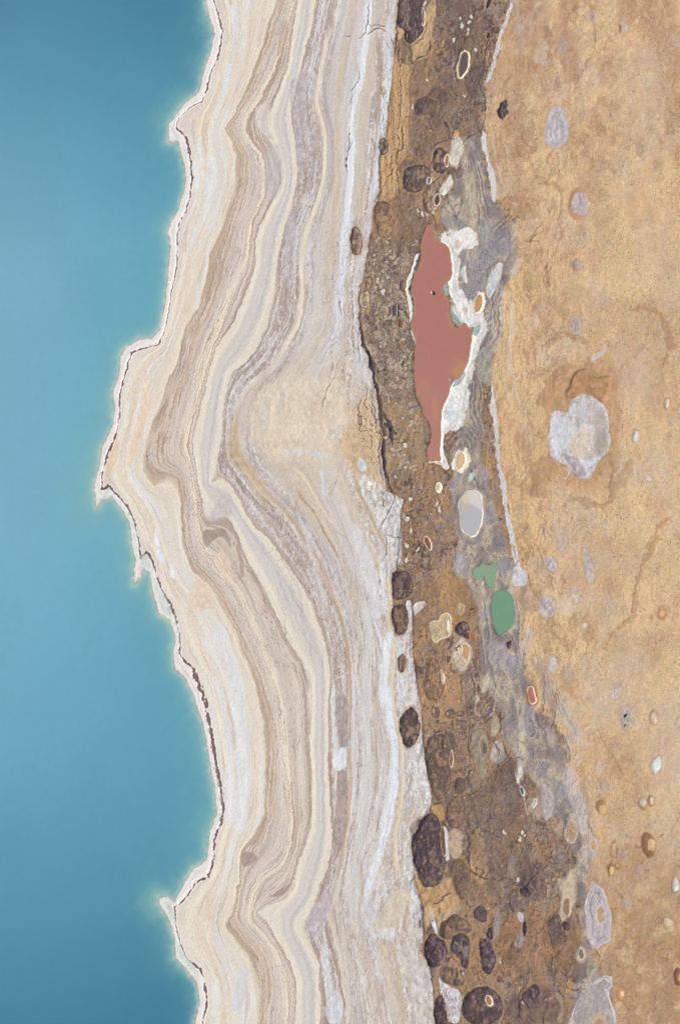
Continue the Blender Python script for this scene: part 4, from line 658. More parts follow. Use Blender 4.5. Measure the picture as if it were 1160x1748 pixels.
pool("light orange oval pool in a thick white collar below the red pool", "787,771;793,779;791,794;783,803;779,794;781,779", (222, 184, 140), edge=(214, 170, 122), rim=(234, 226, 210), rw=7.5, edgew=1.5)
pool("tiny cream-rimmed orange puddle below the red pool's foot", ell(748, 832, 2.6, 5, .3, .1), (228, 196, 152), rim=(232, 222, 204), rw=3.6)
pool("small rust-brown bent pool with a thin white rim in orange mud", "725,915;730,919;735,932;733,940;728,931;722,922", (136, 90, 58), edge=(150, 100, 64), rim=(224, 208, 192), rw=2.0)
pool("small red pool with a cream rim and rusty halo", "901,1173;906,1172;910,1183;912,1198;907,1200;902,1196;901,1188;899,1181", (178, 116, 108), rim=(228, 204, 172), rw=2.2, halo=(170, 112, 84), hw=4)
# ------------------------------------------------------------------ dried pools and pale sinkholes
PG = (192, 184, 188)
crust("oval lavender salt-crusted sinkhole with a streaked left wall, high on the plain", "945,182;955,182;962,195;970,215;968,240;960,250;945,257;932,250;926,238;929,210;935,195", (194, 184, 190), ring=(186, 176, 182), rings=9, rcol=(166, 154, 158), tex=.09)
crust("small round lavender crust patch in a tan hollow, below the oval one", ell(989, 349, 15, 20), (190, 176, 180), tex=.09, hollow=ell(988, 350, 21, 28), hc=(190, 152, 116), a=.9)
crust("large pale salt-crusted basin with a cream centre and ragged foot", "939,702;955,701;969,703;971,683;986,675;1005,675;1020,686;1032,690;1037,715;1039,753;1036,772;1017,787;1011,812;998,821;982,812;963,793;946,787;936,774;932,747;937,726", (198, 190, 190), tex=.12, col2=(217, 216, 220), spl=.6, dz=-.3)
patch("940,712;965,712;978,738;958,778;942,776;936,745", (215, 218, 221), f=6, a=.8, warp=3, fine=3, tex=.06)
patch("1000,690;1028,698;1031,730;1003,726", (196, 185, 178), f=4, a=.7, warp=2, fine=2); patch("1012,735;1031,735;1036,760;1029,778;1010,776", (190, 180, 164), f=4, a=.8, warp=2, fine=2)
patch("985,680;1000,682;998,712;985,722;976,705", (206, 204, 208), f=4, a=.7, warp=2, fine=2)
scribble(26, (965, 1012), (785, 812), 14, 2.2, [(224, 226, 230), (206, 204, 208)], .8, .1, .3, .3, 0); scribble(30, (940, 1030), (690, 790), 12, 2.0, [(222, 222, 226), (176, 164, 162)], .5, .3, .8, .5, 0)
patch("970,745;985,732;1004,728;1009,740;1006,765;998,782;988,786;974,772;970,760", (219, 202, 180), f=5, a=.7, warp=1.8, tex=.05)
patch("945,712;970,722;968,760;955,780;940,768;938,735", (206, 208, 216), f=6, a=.7, warp=2); patch("1012,700;1030,702;1036,740;1030,772;1012,775;1016,740", (178, 164, 158), f=4, a=.7, warp=2)
patch("962,778;985,782;1000,800;998,818;982,812;966,795", (166, 154, 156), f=3, a=.7, warp=2.5, tex=.2)
crust("small grey speckled patch on the plain, above the round grey oval", ell(984, 453, 6, 6), (182, 168, 160), hollow=ell(982, 456, 8, 10), hc=(186, 150, 118), f=2)
crust("grey-lavender oval sinkhole over the curled brown scar", ell(979, 556, 10.5, 15, -.1, .06), (182, 164, 156), ring=(198, 180, 166), tex=.1)
crust("small cream-white oval sinkhole near the right edge, above the middle", ell(1136, 689, 4.5, 8, .1), (224, 214, 198), hollow=ell(1136, 690, 6.5, 11), hc=(190, 148, 108))
crust("tiny pale oval just below the cream-white one near the right edge", ell(1142, 719, 3, 5.5), (206, 190, 166))
crust("tiny bright white spot right of the large pale basin", ell(1084, 746, 4.5, 9), (222, 222, 226), hollow=ell(1084, 746, 7, 12), hc=(188, 162, 136), f=1.5)
crust("tiny white dot further below, right of the large basin's foot", ell(1105, 817, 3.5, 4.5), (216, 212, 210), f=1.5)
crust("pale grey half-plate at the right edge of the picture", ell(1160, 703, 6, 13), (196, 182, 164), a=.8)
crust("round grey crust patch right of the white vein's foot", ell(938, 962, 10, 13), (194, 182, 182), tex=.12, f=2.5)
crust("slanted narrow grey crust strip on the plain below the middle", "991,937;1000,936;1005,955;1014,972;1011,993;1001,994;995,975;991,955", (194, 180, 172), f=1.4)
crust("upright grey patch above the slanted strip, between it and the vein", ell(957, 925, 8, 13), (198, 184, 178), f=2.5, a=.85)
crust("squarish lavender streaked patch right of the large green pool", "919,1020;935,1016;946,1024;946,1045;935,1055;920,1050;917,1035", (192, 178, 180), tex=.12, f=2.5)
crust("ragged pale patch like a torn flag, below the slanted strip", "972,1008;982,1004;986,1016;994,1026;982,1026;976,1032;972,1020", (204, 186, 168), f=2.2, a=.85)
crust("small ring sinkhole with a pale core on the right of the plain", ell(1127, 1047, 10, 10, 0, .05), (196, 150, 108), core=(1128, 1047), ccol=(214, 180, 142), crx=4.5, cry=5)
crust("tiny white dot near brown cracks, right of the lavender patch", ell(995, 1069, 5, 5.5), (220, 212, 204), f=2)
crust("upright pale white oval left of the plain, below the green pool", ell(941, 1133, 8, 15, 0, .1), (208, 198, 192), ring=(190, 178, 176), tex=.07)
crust("small tan oval with a thin grey ring, left of the pale white oval", ell(912, 1126, 6, 9.5, 0, .05), (202, 178, 146), ring=(168, 152, 136))
crust("soft grey oval right of the pale white one", ell(967, 1152, 8, 13), (196, 182, 170), f=3, a=.8)
crust("pale round patch above the two-holed grey patch", ell(1048, 1180, 9, 13), (204, 188, 178), f=2.2, tex=.09)
crust("oblong grey patch pierced by two black dots", ell(1067, 1224, 11, 20, 0, .1), (184, 172, 166), f=2.2, tex=.12)
patch("1063,1220;1070,1218;1070,1222;1064,1223", (74, 66, 74), f=.7, dz=-.6, margin=6); patch(ell(1065.5, 1236.5, 1.8, 1.8), (90, 82, 90), f=.7, dz=-.5, margin=6)
crust("cream oval sinkhole with a brown lip, high right of the white block", ell(1113, 1226, 6.5, 12, 0, .08), (216, 198, 174), hollow=ell(1114, 1223, 8.5, 15), hc=(192, 150, 112), col2=(206, 196, 184))
crust("bright white angular dried pool, widest of the white ones on the right", "1108,1299;1119,1289;1126,1291;1124,1309;1113,1322;1108,1312", (220, 222, 230), f=1.0, tex=.03, hollow="1108,1298;1122,1286;1133,1291;1130,1303;1120,1316;1113,1323;1108,1312", hc=(208, 180, 144))
crust("left, whiter of a close pair of small pale sinkholes", "1089,1361;1098,1361;1100,1370;1096,1377;1089,1374", (220, 210, 200), hollow=ell(1095, 1371, 8, 11), hc=(176, 138, 104), f=.8)
crust("right, narrower of a close pair of small pale sinkholes", ell(1109.5, 1366, 4, 7, .1, .05), (212, 190, 162), hollow=ell(1108, 1367, 6, 10), hc=(150, 114, 86), f=.8)
crust("small tan-orange oval floor in a brown hollow, left of the close pair", ell(1026, 1380, 5.5, 8.5, 0, .08), (212, 172, 126), hollow=ell(1023, 1374, 9, 12), hc=(168, 128, 96), f=1)
crust("deep brown crescent hollow with a cream oval floor at its right side", ell(1110, 1440, 6, 10.5, -.15, .06), (216, 182, 140), hollow=ell(1104, 1440, 12.5, 21, -.15, .06), hc=(146, 108, 80), f=.8, dz=-.3)
crust("tiny cream oval in a brown hollow, lower left of the crescent hollow", ell(1042.5, 1484, 3.5, 7, 0, .05), (216, 184, 138), hollow=ell(1041, 1482, 6.5, 11), hc=(150, 112, 82), f=.8)
crust("tiny tan dot right beside the tiny cream oval", ell(1051.5, 1476, 3, 3.5, 0, .05), (208, 166, 118), hollow=ell(1051.5, 1476, 4.5, 5), hc=(160, 120, 88), f=.8)
crust("white ringed oval near the right edge, below the crescent hollow", ell(1151, 1508, 5, 11, 0, .06), (220, 216, 216), hollow=ell(1151, 1509, 7, 13), hc=(186, 140, 100), f=1)
crust("pale cream blot low on the right, with a lobed outline", "1132,1563;1139,1566;1147,1569;1149,1578;1145,1588;1139,1590;1133,1578", (208, 186, 156), f=1.3)
crust("small faint pale patch left of the lobed cream blot", ell(1118, 1593, 8, 5.5), (200, 174, 144), f=2, a=.85)
crust("tiny faint pale patch further left in line with the lobed blot", ell(1078, 1590, 4, 7), (196, 168, 142), f=2, a=.8)
crust("orange ring with a white core, low on the right", ell(1058, 1692, 8, 10, 0, .05), (208, 152, 104), core=(1060, 1694), ccol=(224, 212, 192), crx=2.6, cry=4.5)
crust("pale peach oval low on the right, right of the orange ring", ell(1096, 1686, 6, 10, -.2), (202, 168, 136), f=1.6)
crust("dark-lipped hollow cut by the right edge, low down", ell(1159, 1668, 4.5, 7), (200, 148, 100), hollow=ell(1155, 1665, 9, 16, -.1, .06), hc=(122, 88, 70), f=.8)
patch(ell(1093, 1372, 3, 3), (220, 210, 200), f=1, a=0)
for x, y, rx, ry, c, a in [(1019, 1310, 6, 10, (204, 190, 182), .7), (1050, 1288, 6, 9, (206, 182, 146), .5), (1075, 1310, 5, 5, (206, 172, 128), .6), (1026, 1420, 10, 12, (208, 168, 122), .5), (992, 1316, 7, 12, (200, 164, 122), .6), (1002, 1300, 5, 8, (200, 164, 122), .5), (1030, 1340, 8, 14, (178, 160, 150), .5), (1000, 1190, 9, 20, (206, 186, 156), .5), (1090, 1480, 9, 8, (176, 160, 156), .6), (1060, 1455, 8, 10, (170, 156, 156), .5), (1068, 1540, 8, 8, (186, 168, 158), .6), (1050, 1570, 9, 10, (190, 160, 136), .5), (1008, 30, 14, 12, (196, 172, 158), .6), (934, 55, 7, 9, (160, 128, 110), .6), (957, 80, 7, 16, (178, 160, 156), .7), (950, 142, 6, 9, (158, 134, 124), .6), (985, 60, 12, 10, (190, 164, 148), .5), (1065, 48, 6, 7, (204, 190, 182), .8), (1057, 50, 3, 8, (146, 108, 84), .7), (994, 200, 9, 9, (182, 156, 134), .5), (886, 170, 5, 7, (164, 136, 114), .4), (1110, 312, 4, 6, (196, 178, 160), .6), (900, 760, 12, 30, (176, 148, 120), .35), (1063, 1040, 6, 9, (198, 172, 140), .6), (1110, 960, 6, 9, (212, 180, 136), .5), (1108, 1055, 4, 5, (170, 136, 112), .6), (882, 50, 10, 8, (196, 176, 168), .6)]:
    patch(ell(x, y, rx, ry), c, f=2, a=a, warp=1.2, dz=-.1, margin=8)
crust("concentric lavender and grey terraced crater, largest ringed one low right", "1005,1512;1010,1500;1018,1508;1030,1517;1035,1545;1040,1560;1041,1590;1040,1605;1028,1610;1015,1621;1007,1608;1000,1600;1001,1575;994,1550;1000,1532", (188, 178, 182), rings=11, rcol=(138, 126, 136), ring=(206, 200, 206), core=(1023, 1560), ccol=(184, 150, 118), crx=6, cry=14, tex=.05, warp=.5, spl=.15)
patch(ell(1024, 1562, 3, 7), (208, 180, 146), f=1.5, a=.7, margin=8)
crust("two-pronged cream mud tongue with a brown core, left of the terraced crater", "947,1495;953,1497;964,1502;970,1482;977,1479;984,1500;981,1520;981,1540;967,1562;957,1575;951,1562;954,1545;954,1522", (198, 182, 160), tex=.04, ring=(188, 168, 148))
patch(ell(966, 1545, 9, 19), (216, 198, 170), f=1.5, a=.8, margin=9); patch(ell(965, 1547, 6, 15), (144, 118, 98), f=2, a=.9, margin=9)
crust("small grey ringed crater with a dark core, below the cream mud tongue", ell(988, 1628, 9, 14, 0, .06), (196, 182, 168), core=(991, 1628), ccol=(132, 112, 104), crx=4, cry=8)
crust("ringed orange-cored crater just above the terraced one", "1003,1430;1012,1424;1018,1432;1020,1452;1012,1464;1008,1476;1000,1462;995,1450;998,1440", (190, 176, 170), rings=8, rcol=(172, 156, 150), core=(1011, 1441), ccol=(206, 160, 116), crx=5, cry=8)
crust("cracked oval outlined by a white arc, up left of the orange-cored crater", ell(974, 1418, 11, 20, 0, .08), (180, 152, 126), ring=(206, 200, 204), tex=.08)
crust("lavender leaf-shaped crust in the mud, lower middle right", "922,1332;930,1338;938,1352;946,1356;946,1375;940,1392;930,1400;927,1385;925,1360", (188, 176, 180), f=1.6, tex=.06)
crust("tiny oval ringed in bright white, left of the leaf-shaped crust", ell(911.5, 1371, 4, 8, 0, .04), (176, 166, 160), ring=(220, 226, 226), f=.8)
crust("long upright grey mud tongue with a cream middle, crossed by cracks", "887,1217;893,1228;896,1250;897,1300;893,1310;890,1330;884,1340;880,1325;882,1300;876,1280;878,1245;882,1230", (184, 174, 166), f=1.5, tex=.06)
patch("889,1246;895,1252;894,1275;892,1290;886,1285;885,1262", (212, 198, 176), f=1.5, a=.9); patch("884,1310;890,1306;892,1318;887,1332;883,1340;882,1325", (214, 210, 204), f=1.5, a=.9)
cracks("882,1262;890,1264;897,1270|880,1290;888,1290;894,1300", w=1, a=.7)
pool("tiny turquoise-rimmed slit at the foot of the long grey mud tongue", ell(890, 1350, 2.2, 7, -.3, .05), (92, 80, 88), rim=(196, 214, 212), rw=1.6)
crust("small pale oval with a thin rim, right of the long grey tongue", ell(938, 1316, 5.5, 13, .25, .06), (196, 176, 150), ring=(178, 164, 152))
crust("grey-tan horseshoe crater with a dark oval core in orange mud", "814,1236;820,1242;826,1252;832,1265;832,1293;826,1305;828,1320;822,1326;818,1310;807,1297;803,1271;803,1247", (160, 145, 130), rings=0, tex=.05)
patch(ell(824, 1275, 8, 20, 0, .08), (184, 164, 140), f=1, a=.9, margin=9); patch(ell(825, 1277, 6, 17, 0, .08), (158, 140, 126), f=1.2, margin=9); patch(ell(827, 1278, 4, 10), (120, 104, 98), f=2, margin=9)
crust("pale boulder-like mud plug with black cracks at its right side", ell(844, 1240, 8, 18, .1, .08), (182, 166, 148), tex=.09, dz=.3)
cracks("846,1220;853,1228;854,1240;851,1252", w=3, a=.85)
crust("grey broken mud plate below the boulder-like plug", ell(849, 1284, 13, 20, 0, .12), (174, 160, 154), tex=.1, dz=.25)
cracks("862,1268;860,1280;866,1288;856,1300;846,1305|840,1262;850,1275;848,1290", w=2, a=.8)
crust("striped beige crater with a bright white slit on its right", "733,1062;740,1058;748,1058;752,1048;759,1044;766,1046;770,1054;773,1069;770,1086;753,1091;740,1099;734,1086", (198, 176, 146), rings=8, rcol=(170, 148, 126), ring=(222, 206, 180), tex=.04)
patch(ell(765, 1068, 3.2, 11, -.08, .06), (228, 224, 216), f=.9, margin=8); patch(ell(770, 1070, 2.4, 9, -.08), (216, 178, 130), f=1.2, margin=8)
crust("pale striped mud crater with an orange core below the black pit", "774,1104;780,1094;789,1086;794,1096;803,1100;804,1121;798,1140;785,1149;774,1140;770,1121", (206, 190, 168), rings=7, rcol=(166, 148, 142), ring=(184, 166, 150), core=(794, 1113), ccol=(206, 160, 112), crx=6, cry=13)
patch("798,1076;804,1080;806,1092;800,1094", (176, 112, 78), f=1.5, margin=8); cracks("778,1108;784,1098;786,1104|779,1112;782,1106", w=2, a=.8)
crust("slim pale mud lens below the green pool, pointed at both ends", "827,1147;832,1150;834,1160;830,1178;822,1184;818,1176;820,1162", (204, 192, 176), f=1.2)
crust("round grey spot at the foot of the slim pale lens", ell(810.5, 1193, 5, 8), (178, 170, 168), f=1.2)
crust("small swirled beige crater in orange mud, above the striped beige one", ell(785, 1040, 6, 11, .1, .1), (196, 170, 136), rings=5, rcol=(168, 142, 114), f=1.2)
crust("pale salt tongue with an orange tip, upper mud flat", "778,226;783,226;784,238;789,241;789,260;784,274;778,289;774,284;767,286;766,260;769,245;775,238", (216, 206, 196), f=1.0, tex=.03)
patch(ell(780.5, 228, 3.4, 8), (214, 162, 104), f=1.2, margin=8, a=.85)
crust("slanting cream-white dried pool down left of the pale salt tongue", "769,293;772,312;766,325;759,336;751,331;752,322;758,312", (222, 214, 200), f=1.0, tex=.03)
crust("slim bright white wedge in grey mud right of the red pool", "786,462;790,456;794,452;795,473;797,482;794,486;791,480;787,472", (224, 228, 234), f=.8, tex=.02)
crust("pale blue-white basin above the amber pool", "827,500;829,486;834,470;842,456;850,448;857,452;855,470;848,485;842,500;836,507;829,508", (200, 202, 206), ring=(212, 204, 196), tex=.05, col2=(214, 222, 226))
crust("rounded grey beige basin in the swirled mud above the red pool", "795,300;806,296;810,320;812,350;814,372;800,368;792,350;791,320", (188, 177, 160), f=2, tex=.04)
crust("blue-grey oval plate at the right of the red pool's head", ell(824, 395, 9, 20), (160, 156, 166), f=2, tex=.05)
crust("grey lens of dried mud between the grey pool and green pools", ell(783, 958, 8, 18), (172, 168, 176), f=2.5, tex=.04)
crust("round faint violet-grey patch above right of the grey pool", ell(823, 814, 9, 12), (158, 146, 152), f=2.5, tex=.05)
crust("large grey salt-edged basin at the bottom edge", "1010,1678;1020,1668;1032,1660;1040,1664;1045,1680;1037,1690;1043,1712;1050,1748;1050,1766;965,1766;970,1740;977,1710;990,1695;1000,1688", (178, 168, 166), rings=0, tex=.05, ring=(200, 196, 200), warp=1.2)
patch("1005,1745;1012,1730;1028,1728;1036,1748;1030,1760;1010,1760", (196, 172, 142), f=2, a=.8); patch("1012,1748;1018,1738;1028,1740;1030,1755;1014,1758", (172, 146, 120), f=2, a=.8)
stroke("954,1748;958,1720;954,1700;945,1690", 8, (188, 164, 136), .7, soft=2); stroke("1012,1680;1030,1666;1040,1676", 3, (206, 206, 208), .8); stroke("1030,1682;1040,1705;1046,1730;1048,1748", 2.5, (200, 206, 210), .8)
patch("882,1558;888,1553;893,1562;891,1575;884,1570", (196, 190, 192), f=1.2, tex=.12); patch("880,1590;890,1585;895,1602;886,1620;876,1612", (160, 148, 146), f=2, tex=.1); patch("842,1552;852,1560;850,1600;842,1610;838,1580", (160, 146, 146), f=3, a=.8)
patch("870,1450;878,1462;876,1500;866,1490", (156, 142, 140), f=3, a=.6); stroke("800,800;806,812;812,822;816,838", 2.5, (90, 84, 92), .7); patch("797,826;806,818;808,808;802,806;798,816", (176, 200, 196), f=1.2, margin=8)
patch("934,1560;948,1555;960,1580;955,1610;935,1605", (110, 96, 98), f=4, a=.7, tex=.2)
netcrack("925,1560;960,1560;975,1600;950,1625;925,1610", 7, 8, (84, 72, 78), .6, 4, 3, .12)
netcrack("945,1660;1000,1655;1010,1690;960,1710", 12, 9, (110, 96, 100), .7, 3, 4, .1)
# ------------------------------------------------------------------ vegetation-free grain shared by all bare ground
g1 = fbm(X/2.6, Y/3.2, 3, 14, .7); land = DW > -2
COL *= np.where(land, 1+(.03*ss(0, 6, DM)*(1-.6*pm)+.01)*g1, 1)[..., None]
Z += np.where(DW > 1, g1*.035, 0)
CR = (1-.45*pm)*(1-.6*grey*mm)*(1-.45*ss(1200, 1320, Y)*mm*(1-pm))
h1 = fbm(X/5, Y/6, 4, 4, .7)*ss(0, 10, DM)*CR+.35*fbm(X/7, Y/12, 3, 7); h2 = fbm(X/9+4, Y/10, 4, 12, .6)
COL += np.where(land[..., None], h1[..., None]*np.array([5., 0, -7])+(h2*ss(-5, 10, DM))[..., None]*np.array([2., -.5, 3.5]), 0)
# ------------------------------------------------------------------ meshes
def blur(a, n=1):
    for _ in range(n):
        p = np.pad(a, ((1, 1), (0, 0), (0, 0)), 'edge'); a = (p[:-2]+2*p[1:-1]+p[2:])/4; p = np.pad(a, ((0, 0), (1, 1), (0, 0)), 'edge'); a = (p[:, :-2]+2*p[:, 1:-1]+p[:, 2:])/4
    return a
crisp = COL-blur(COL, 3); COL += np.where(land[..., None], np.clip(crisp*((.7+.35*ss(0, 8, DM))*CR)[..., None], -26, 26), 0); del crisp
def lin(c): c = np.clip(c, 0, 255)/255.; return np.where(c <= .04045, c/12.92, ((c+.055)/1.055)**2.4)
ALB = np.clip(lin(COL)/np.array([KR, KG, KB]), .004, .92).astype(np.float32)
WX = ((X-580)*MPP).astype(np.float32); WY = (-(Y-874)*MPP).astype(np.float32); Z = Z.astype(np.float32)
def node_mat(name, rough=.9, sea=False, water=False):
    m = bpy.data.materials.new(name); m.use_nodes = True; n = m.node_tree.nodes; l = m.node_tree.links; b = n['Principled BSDF']
    at = n.new('ShaderNodeAttribute'); at.attribute_name = 'albedo'
    b.inputs['Roughness'].default_value = rough
    tc = n.new('ShaderNodeTexCoord') if False else n.new('ShaderNodeNewGeometry')
    no = n.new('ShaderNodeTexNoise'); no.inputs['Scale'].default_value = 2.2 if not (sea or water) else .35; no.inputs['Detail'].default_value = 4
    l.new(tc.outputs['Position'], no.inputs['Vector'])
    mr = n.new('ShaderNodeMapRange'); mr.inputs[1].default_value = .3; mr.inputs[2].default_value = .7
    a = .10 if not (sea or water) else .02
    mr.inputs[3].default_value = 1-a; mr.inputs[4].default_value = 1+a; l.new(no.outputs['Fac'], mr.inputs[0])
    mx = n.new('ShaderNodeMix'); mx.data_type = 'RGBA'; mx.blend_type = 'MULTIPLY'; mx.inputs['Factor'].default_value = 1
    cmb = n.new('ShaderNodeCombineColor')
    for i in range(3): l.new(mr.outputs[0], cmb.inputs[i])
    l.new(at.outputs['Color'], mx.inputs['A']); l.new(cmb.outputs[0], mx.inputs['B']); l.new(mx.outputs['Result'], b.inputs['Base Color'])
    if not (sea or water):
        bp = n.new('ShaderNodeBump'); bp.inputs['Strength'].default_value = .35; bp.inputs['Distance'].default_value = .12
        n2 = n.new('ShaderNodeTexNoise'); n2.inputs['Scale'].default_value = 1.6; n2.inputs['Detail'].default_value = 5; l.new(tc.outputs['Position'], n2.inputs['Vector'])
        l.new(n2.outputs['Fac'], bp.inputs['Height']); l.new(bp.outputs[0], b.inputs['Normal']); b.inputs['Specular IOR Level'].default_value = .15
    else:
        bp = n.new('ShaderNodeBump'); bp.inputs['Strength'].default_value = .12 if sea else .03; bp.inputs['Distance'].default_value = .1
        n2 = n.new('ShaderNodeTexNoise'); n2.inputs['Scale'].default_value = .9; n2.inputs['Detail'].default_value = 4; l.new(tc.outputs['Position'], n2.inputs['Vector'])
        l.new(n2.outputs['Fac'], bp.inputs['Height']); l.new(bp.outputs[0], b.inputs['Normal']); b.inputs['Specular IOR Level'].default_value = .3
        da = n.new('ShaderNodeAttribute'); da.attribute_name = 'depth'          # how much murky water lies over the bed
        tr = n.new('ShaderNodeBsdfTransparent'); ms = n.new('ShaderNodeMixShader'); out = n['Material Output']
        l.new(da.outputs['Fac'], ms.inputs[0]); l.new(tr.outputs[0], ms.inputs[1]); l.new(b.outputs[0], ms.inputs[2]); l.new(ms.outputs[0], out.inputs[0])
    return m
M_GROUND = node_mat('bare_ground'); M_SEA = node_mat('sea_water', .22, sea=True); M_POOL = node_mat('brine', .3, water=True)
def build(name, vx, vy, vz, quads, mat, alb=None, dep=None, loc=(0, 0, 0)):
    me = bpy.data.meshes.new(name); nv = len(vx); nf = len(quads)
    co = np.stack([vx-loc[0], vy-loc[1], vz-loc[2]], 1).astype(np.float32)
    me.vertices.add(nv); me.vertices.foreach_set('co', co.ravel())
    me.loops.add(nf*4); me.loops.foreach_set('vertex_index', quads.astype(np.int32).ravel())
    me.polygons.add(nf); me.polygons.foreach_set('loop_start', np.arange(0, nf*4, 4, dtype=np.int32))
    me.update(calc_edges=True); me.polygons.foreach_set('use_smooth', np.ones(nf, bool))
    if alb is not None:
        a = me.attributes.new('albedo', 'FLOAT_COLOR', 'POINT'); a.data.foreach_set('color', np.concatenate([alb, np.ones((nv, 1), np.float32)], 1).astype(np.float32).ravel())
    if dep is not None:
        a = me.attributes.new('depth', 'FLOAT', 'POINT'); a.data.foreach_set('value', dep.astype(np.float32).ravel())
    me.materials.append(mat); ob = bpy.data.objects.new(name, me); ob.location = loc; C.objects.link(ob); return ob
def tago(o, **k):
    for a, b in k.items():
        if b: o[a] = b
idx = np.arange(NX*NY).reshape(NY, NX)
Q = np.stack([idx[1:, :-1], idx[1:, 1:], idx[:-1, 1:], idx[:-1, :-1]], -1).reshape(-1, 4)
FO = OWN[:-1, :-1].copy().reshape(-1)
fx_ = (X[:-1, :-1] < -15) | (X[:-1, :-1] > 1175) | (Y[:-1, :-1] < -16) | (Y[:-1, :-1] > 1764); FO[fx_.reshape(-1)] = 0
dmf = DM[:-1, :-1].reshape(-1); dpf = DP[:-1, :-1].reshape(-1); dwf = DW[:-1, :-1].reshape(-1)
FO = np.where(FO > 0, FO, np.where(dwf < -.5, -1, np.where(dmf < 0, -2, np.where(dpf < 0, -3, -4))))
VX, VY, VZ, VA = WX.ravel(), WY.ravel(), Z.ravel(), ALB.reshape(-1, 3)
order = np.argsort(FO, kind='stable'); fs = FO[order]
def sub(i, name, loc=(0, 0, 0)):
    a, b = np.searchsorted(fs, i), np.searchsorted(fs, i+1)
    if a == b: return None
    q = Q[order[a:b]]; v, inv = np.unique(q, return_inverse=True)
    return build(name, VX[v], VY[v], VZ[v], inv.reshape(-1, 4), M_GROUND, VA[v], None, loc)
for i, nm in ((-1, 'sea_bed'), (-2, 'salt_shore'), (-3, 'mud_flat'), (-4, 'desert_ground')):
    o = sub(i, nm); o['kind'] = 'structure'
# the sea: one sheet, murkiness grows away from the waterline
sxi = np.nonzero(gx < 420)[0]; near = (gx[sxi] > 60); sxi = np.array([i for k, i in enumerate(sxi) if near[k] and i % 2 == 0 or (not near[k] and i % 4 == 0)])
syi = np.arange(0, NY, 2); syi = np.append(syi, NY-1) if syi[-1] != NY-1 else syi
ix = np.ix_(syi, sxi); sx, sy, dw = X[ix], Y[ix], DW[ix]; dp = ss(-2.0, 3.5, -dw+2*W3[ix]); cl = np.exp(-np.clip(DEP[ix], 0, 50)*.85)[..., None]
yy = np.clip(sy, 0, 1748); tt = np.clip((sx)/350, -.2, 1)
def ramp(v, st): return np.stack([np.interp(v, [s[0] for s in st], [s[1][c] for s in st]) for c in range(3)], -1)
left = ramp(yy, [(0, (74, 135, 164)), (200, (92, 153, 180)), (420, (112, 170, 195)), (900, (117, 176, 201)), (1250, (106, 167, 193)), (1450, (92, 153, 181)), (1748, (70, 132, 160))])  # vignette and sky reflection painted into the sea colour: darker at top and bottom
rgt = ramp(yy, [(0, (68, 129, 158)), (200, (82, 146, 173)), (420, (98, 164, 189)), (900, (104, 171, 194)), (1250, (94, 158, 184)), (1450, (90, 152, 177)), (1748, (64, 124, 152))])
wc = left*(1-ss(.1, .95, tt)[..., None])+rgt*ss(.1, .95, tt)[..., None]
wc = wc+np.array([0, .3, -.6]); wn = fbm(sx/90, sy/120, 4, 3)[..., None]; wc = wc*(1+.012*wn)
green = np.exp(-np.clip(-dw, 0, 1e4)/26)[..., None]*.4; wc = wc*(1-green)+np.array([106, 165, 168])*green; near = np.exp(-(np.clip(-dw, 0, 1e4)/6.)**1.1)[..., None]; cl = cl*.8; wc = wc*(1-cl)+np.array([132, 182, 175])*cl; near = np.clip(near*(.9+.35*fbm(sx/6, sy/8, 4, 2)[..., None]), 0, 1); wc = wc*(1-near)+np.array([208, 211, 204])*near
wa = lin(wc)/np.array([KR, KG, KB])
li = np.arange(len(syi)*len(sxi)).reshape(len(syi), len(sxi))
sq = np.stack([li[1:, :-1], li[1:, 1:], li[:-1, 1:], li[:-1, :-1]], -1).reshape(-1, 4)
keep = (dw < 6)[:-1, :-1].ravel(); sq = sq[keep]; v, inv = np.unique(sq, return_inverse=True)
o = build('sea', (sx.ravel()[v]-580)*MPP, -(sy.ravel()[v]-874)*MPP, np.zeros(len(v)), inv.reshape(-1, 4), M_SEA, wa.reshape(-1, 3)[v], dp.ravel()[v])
o['kind'] = 'structure'
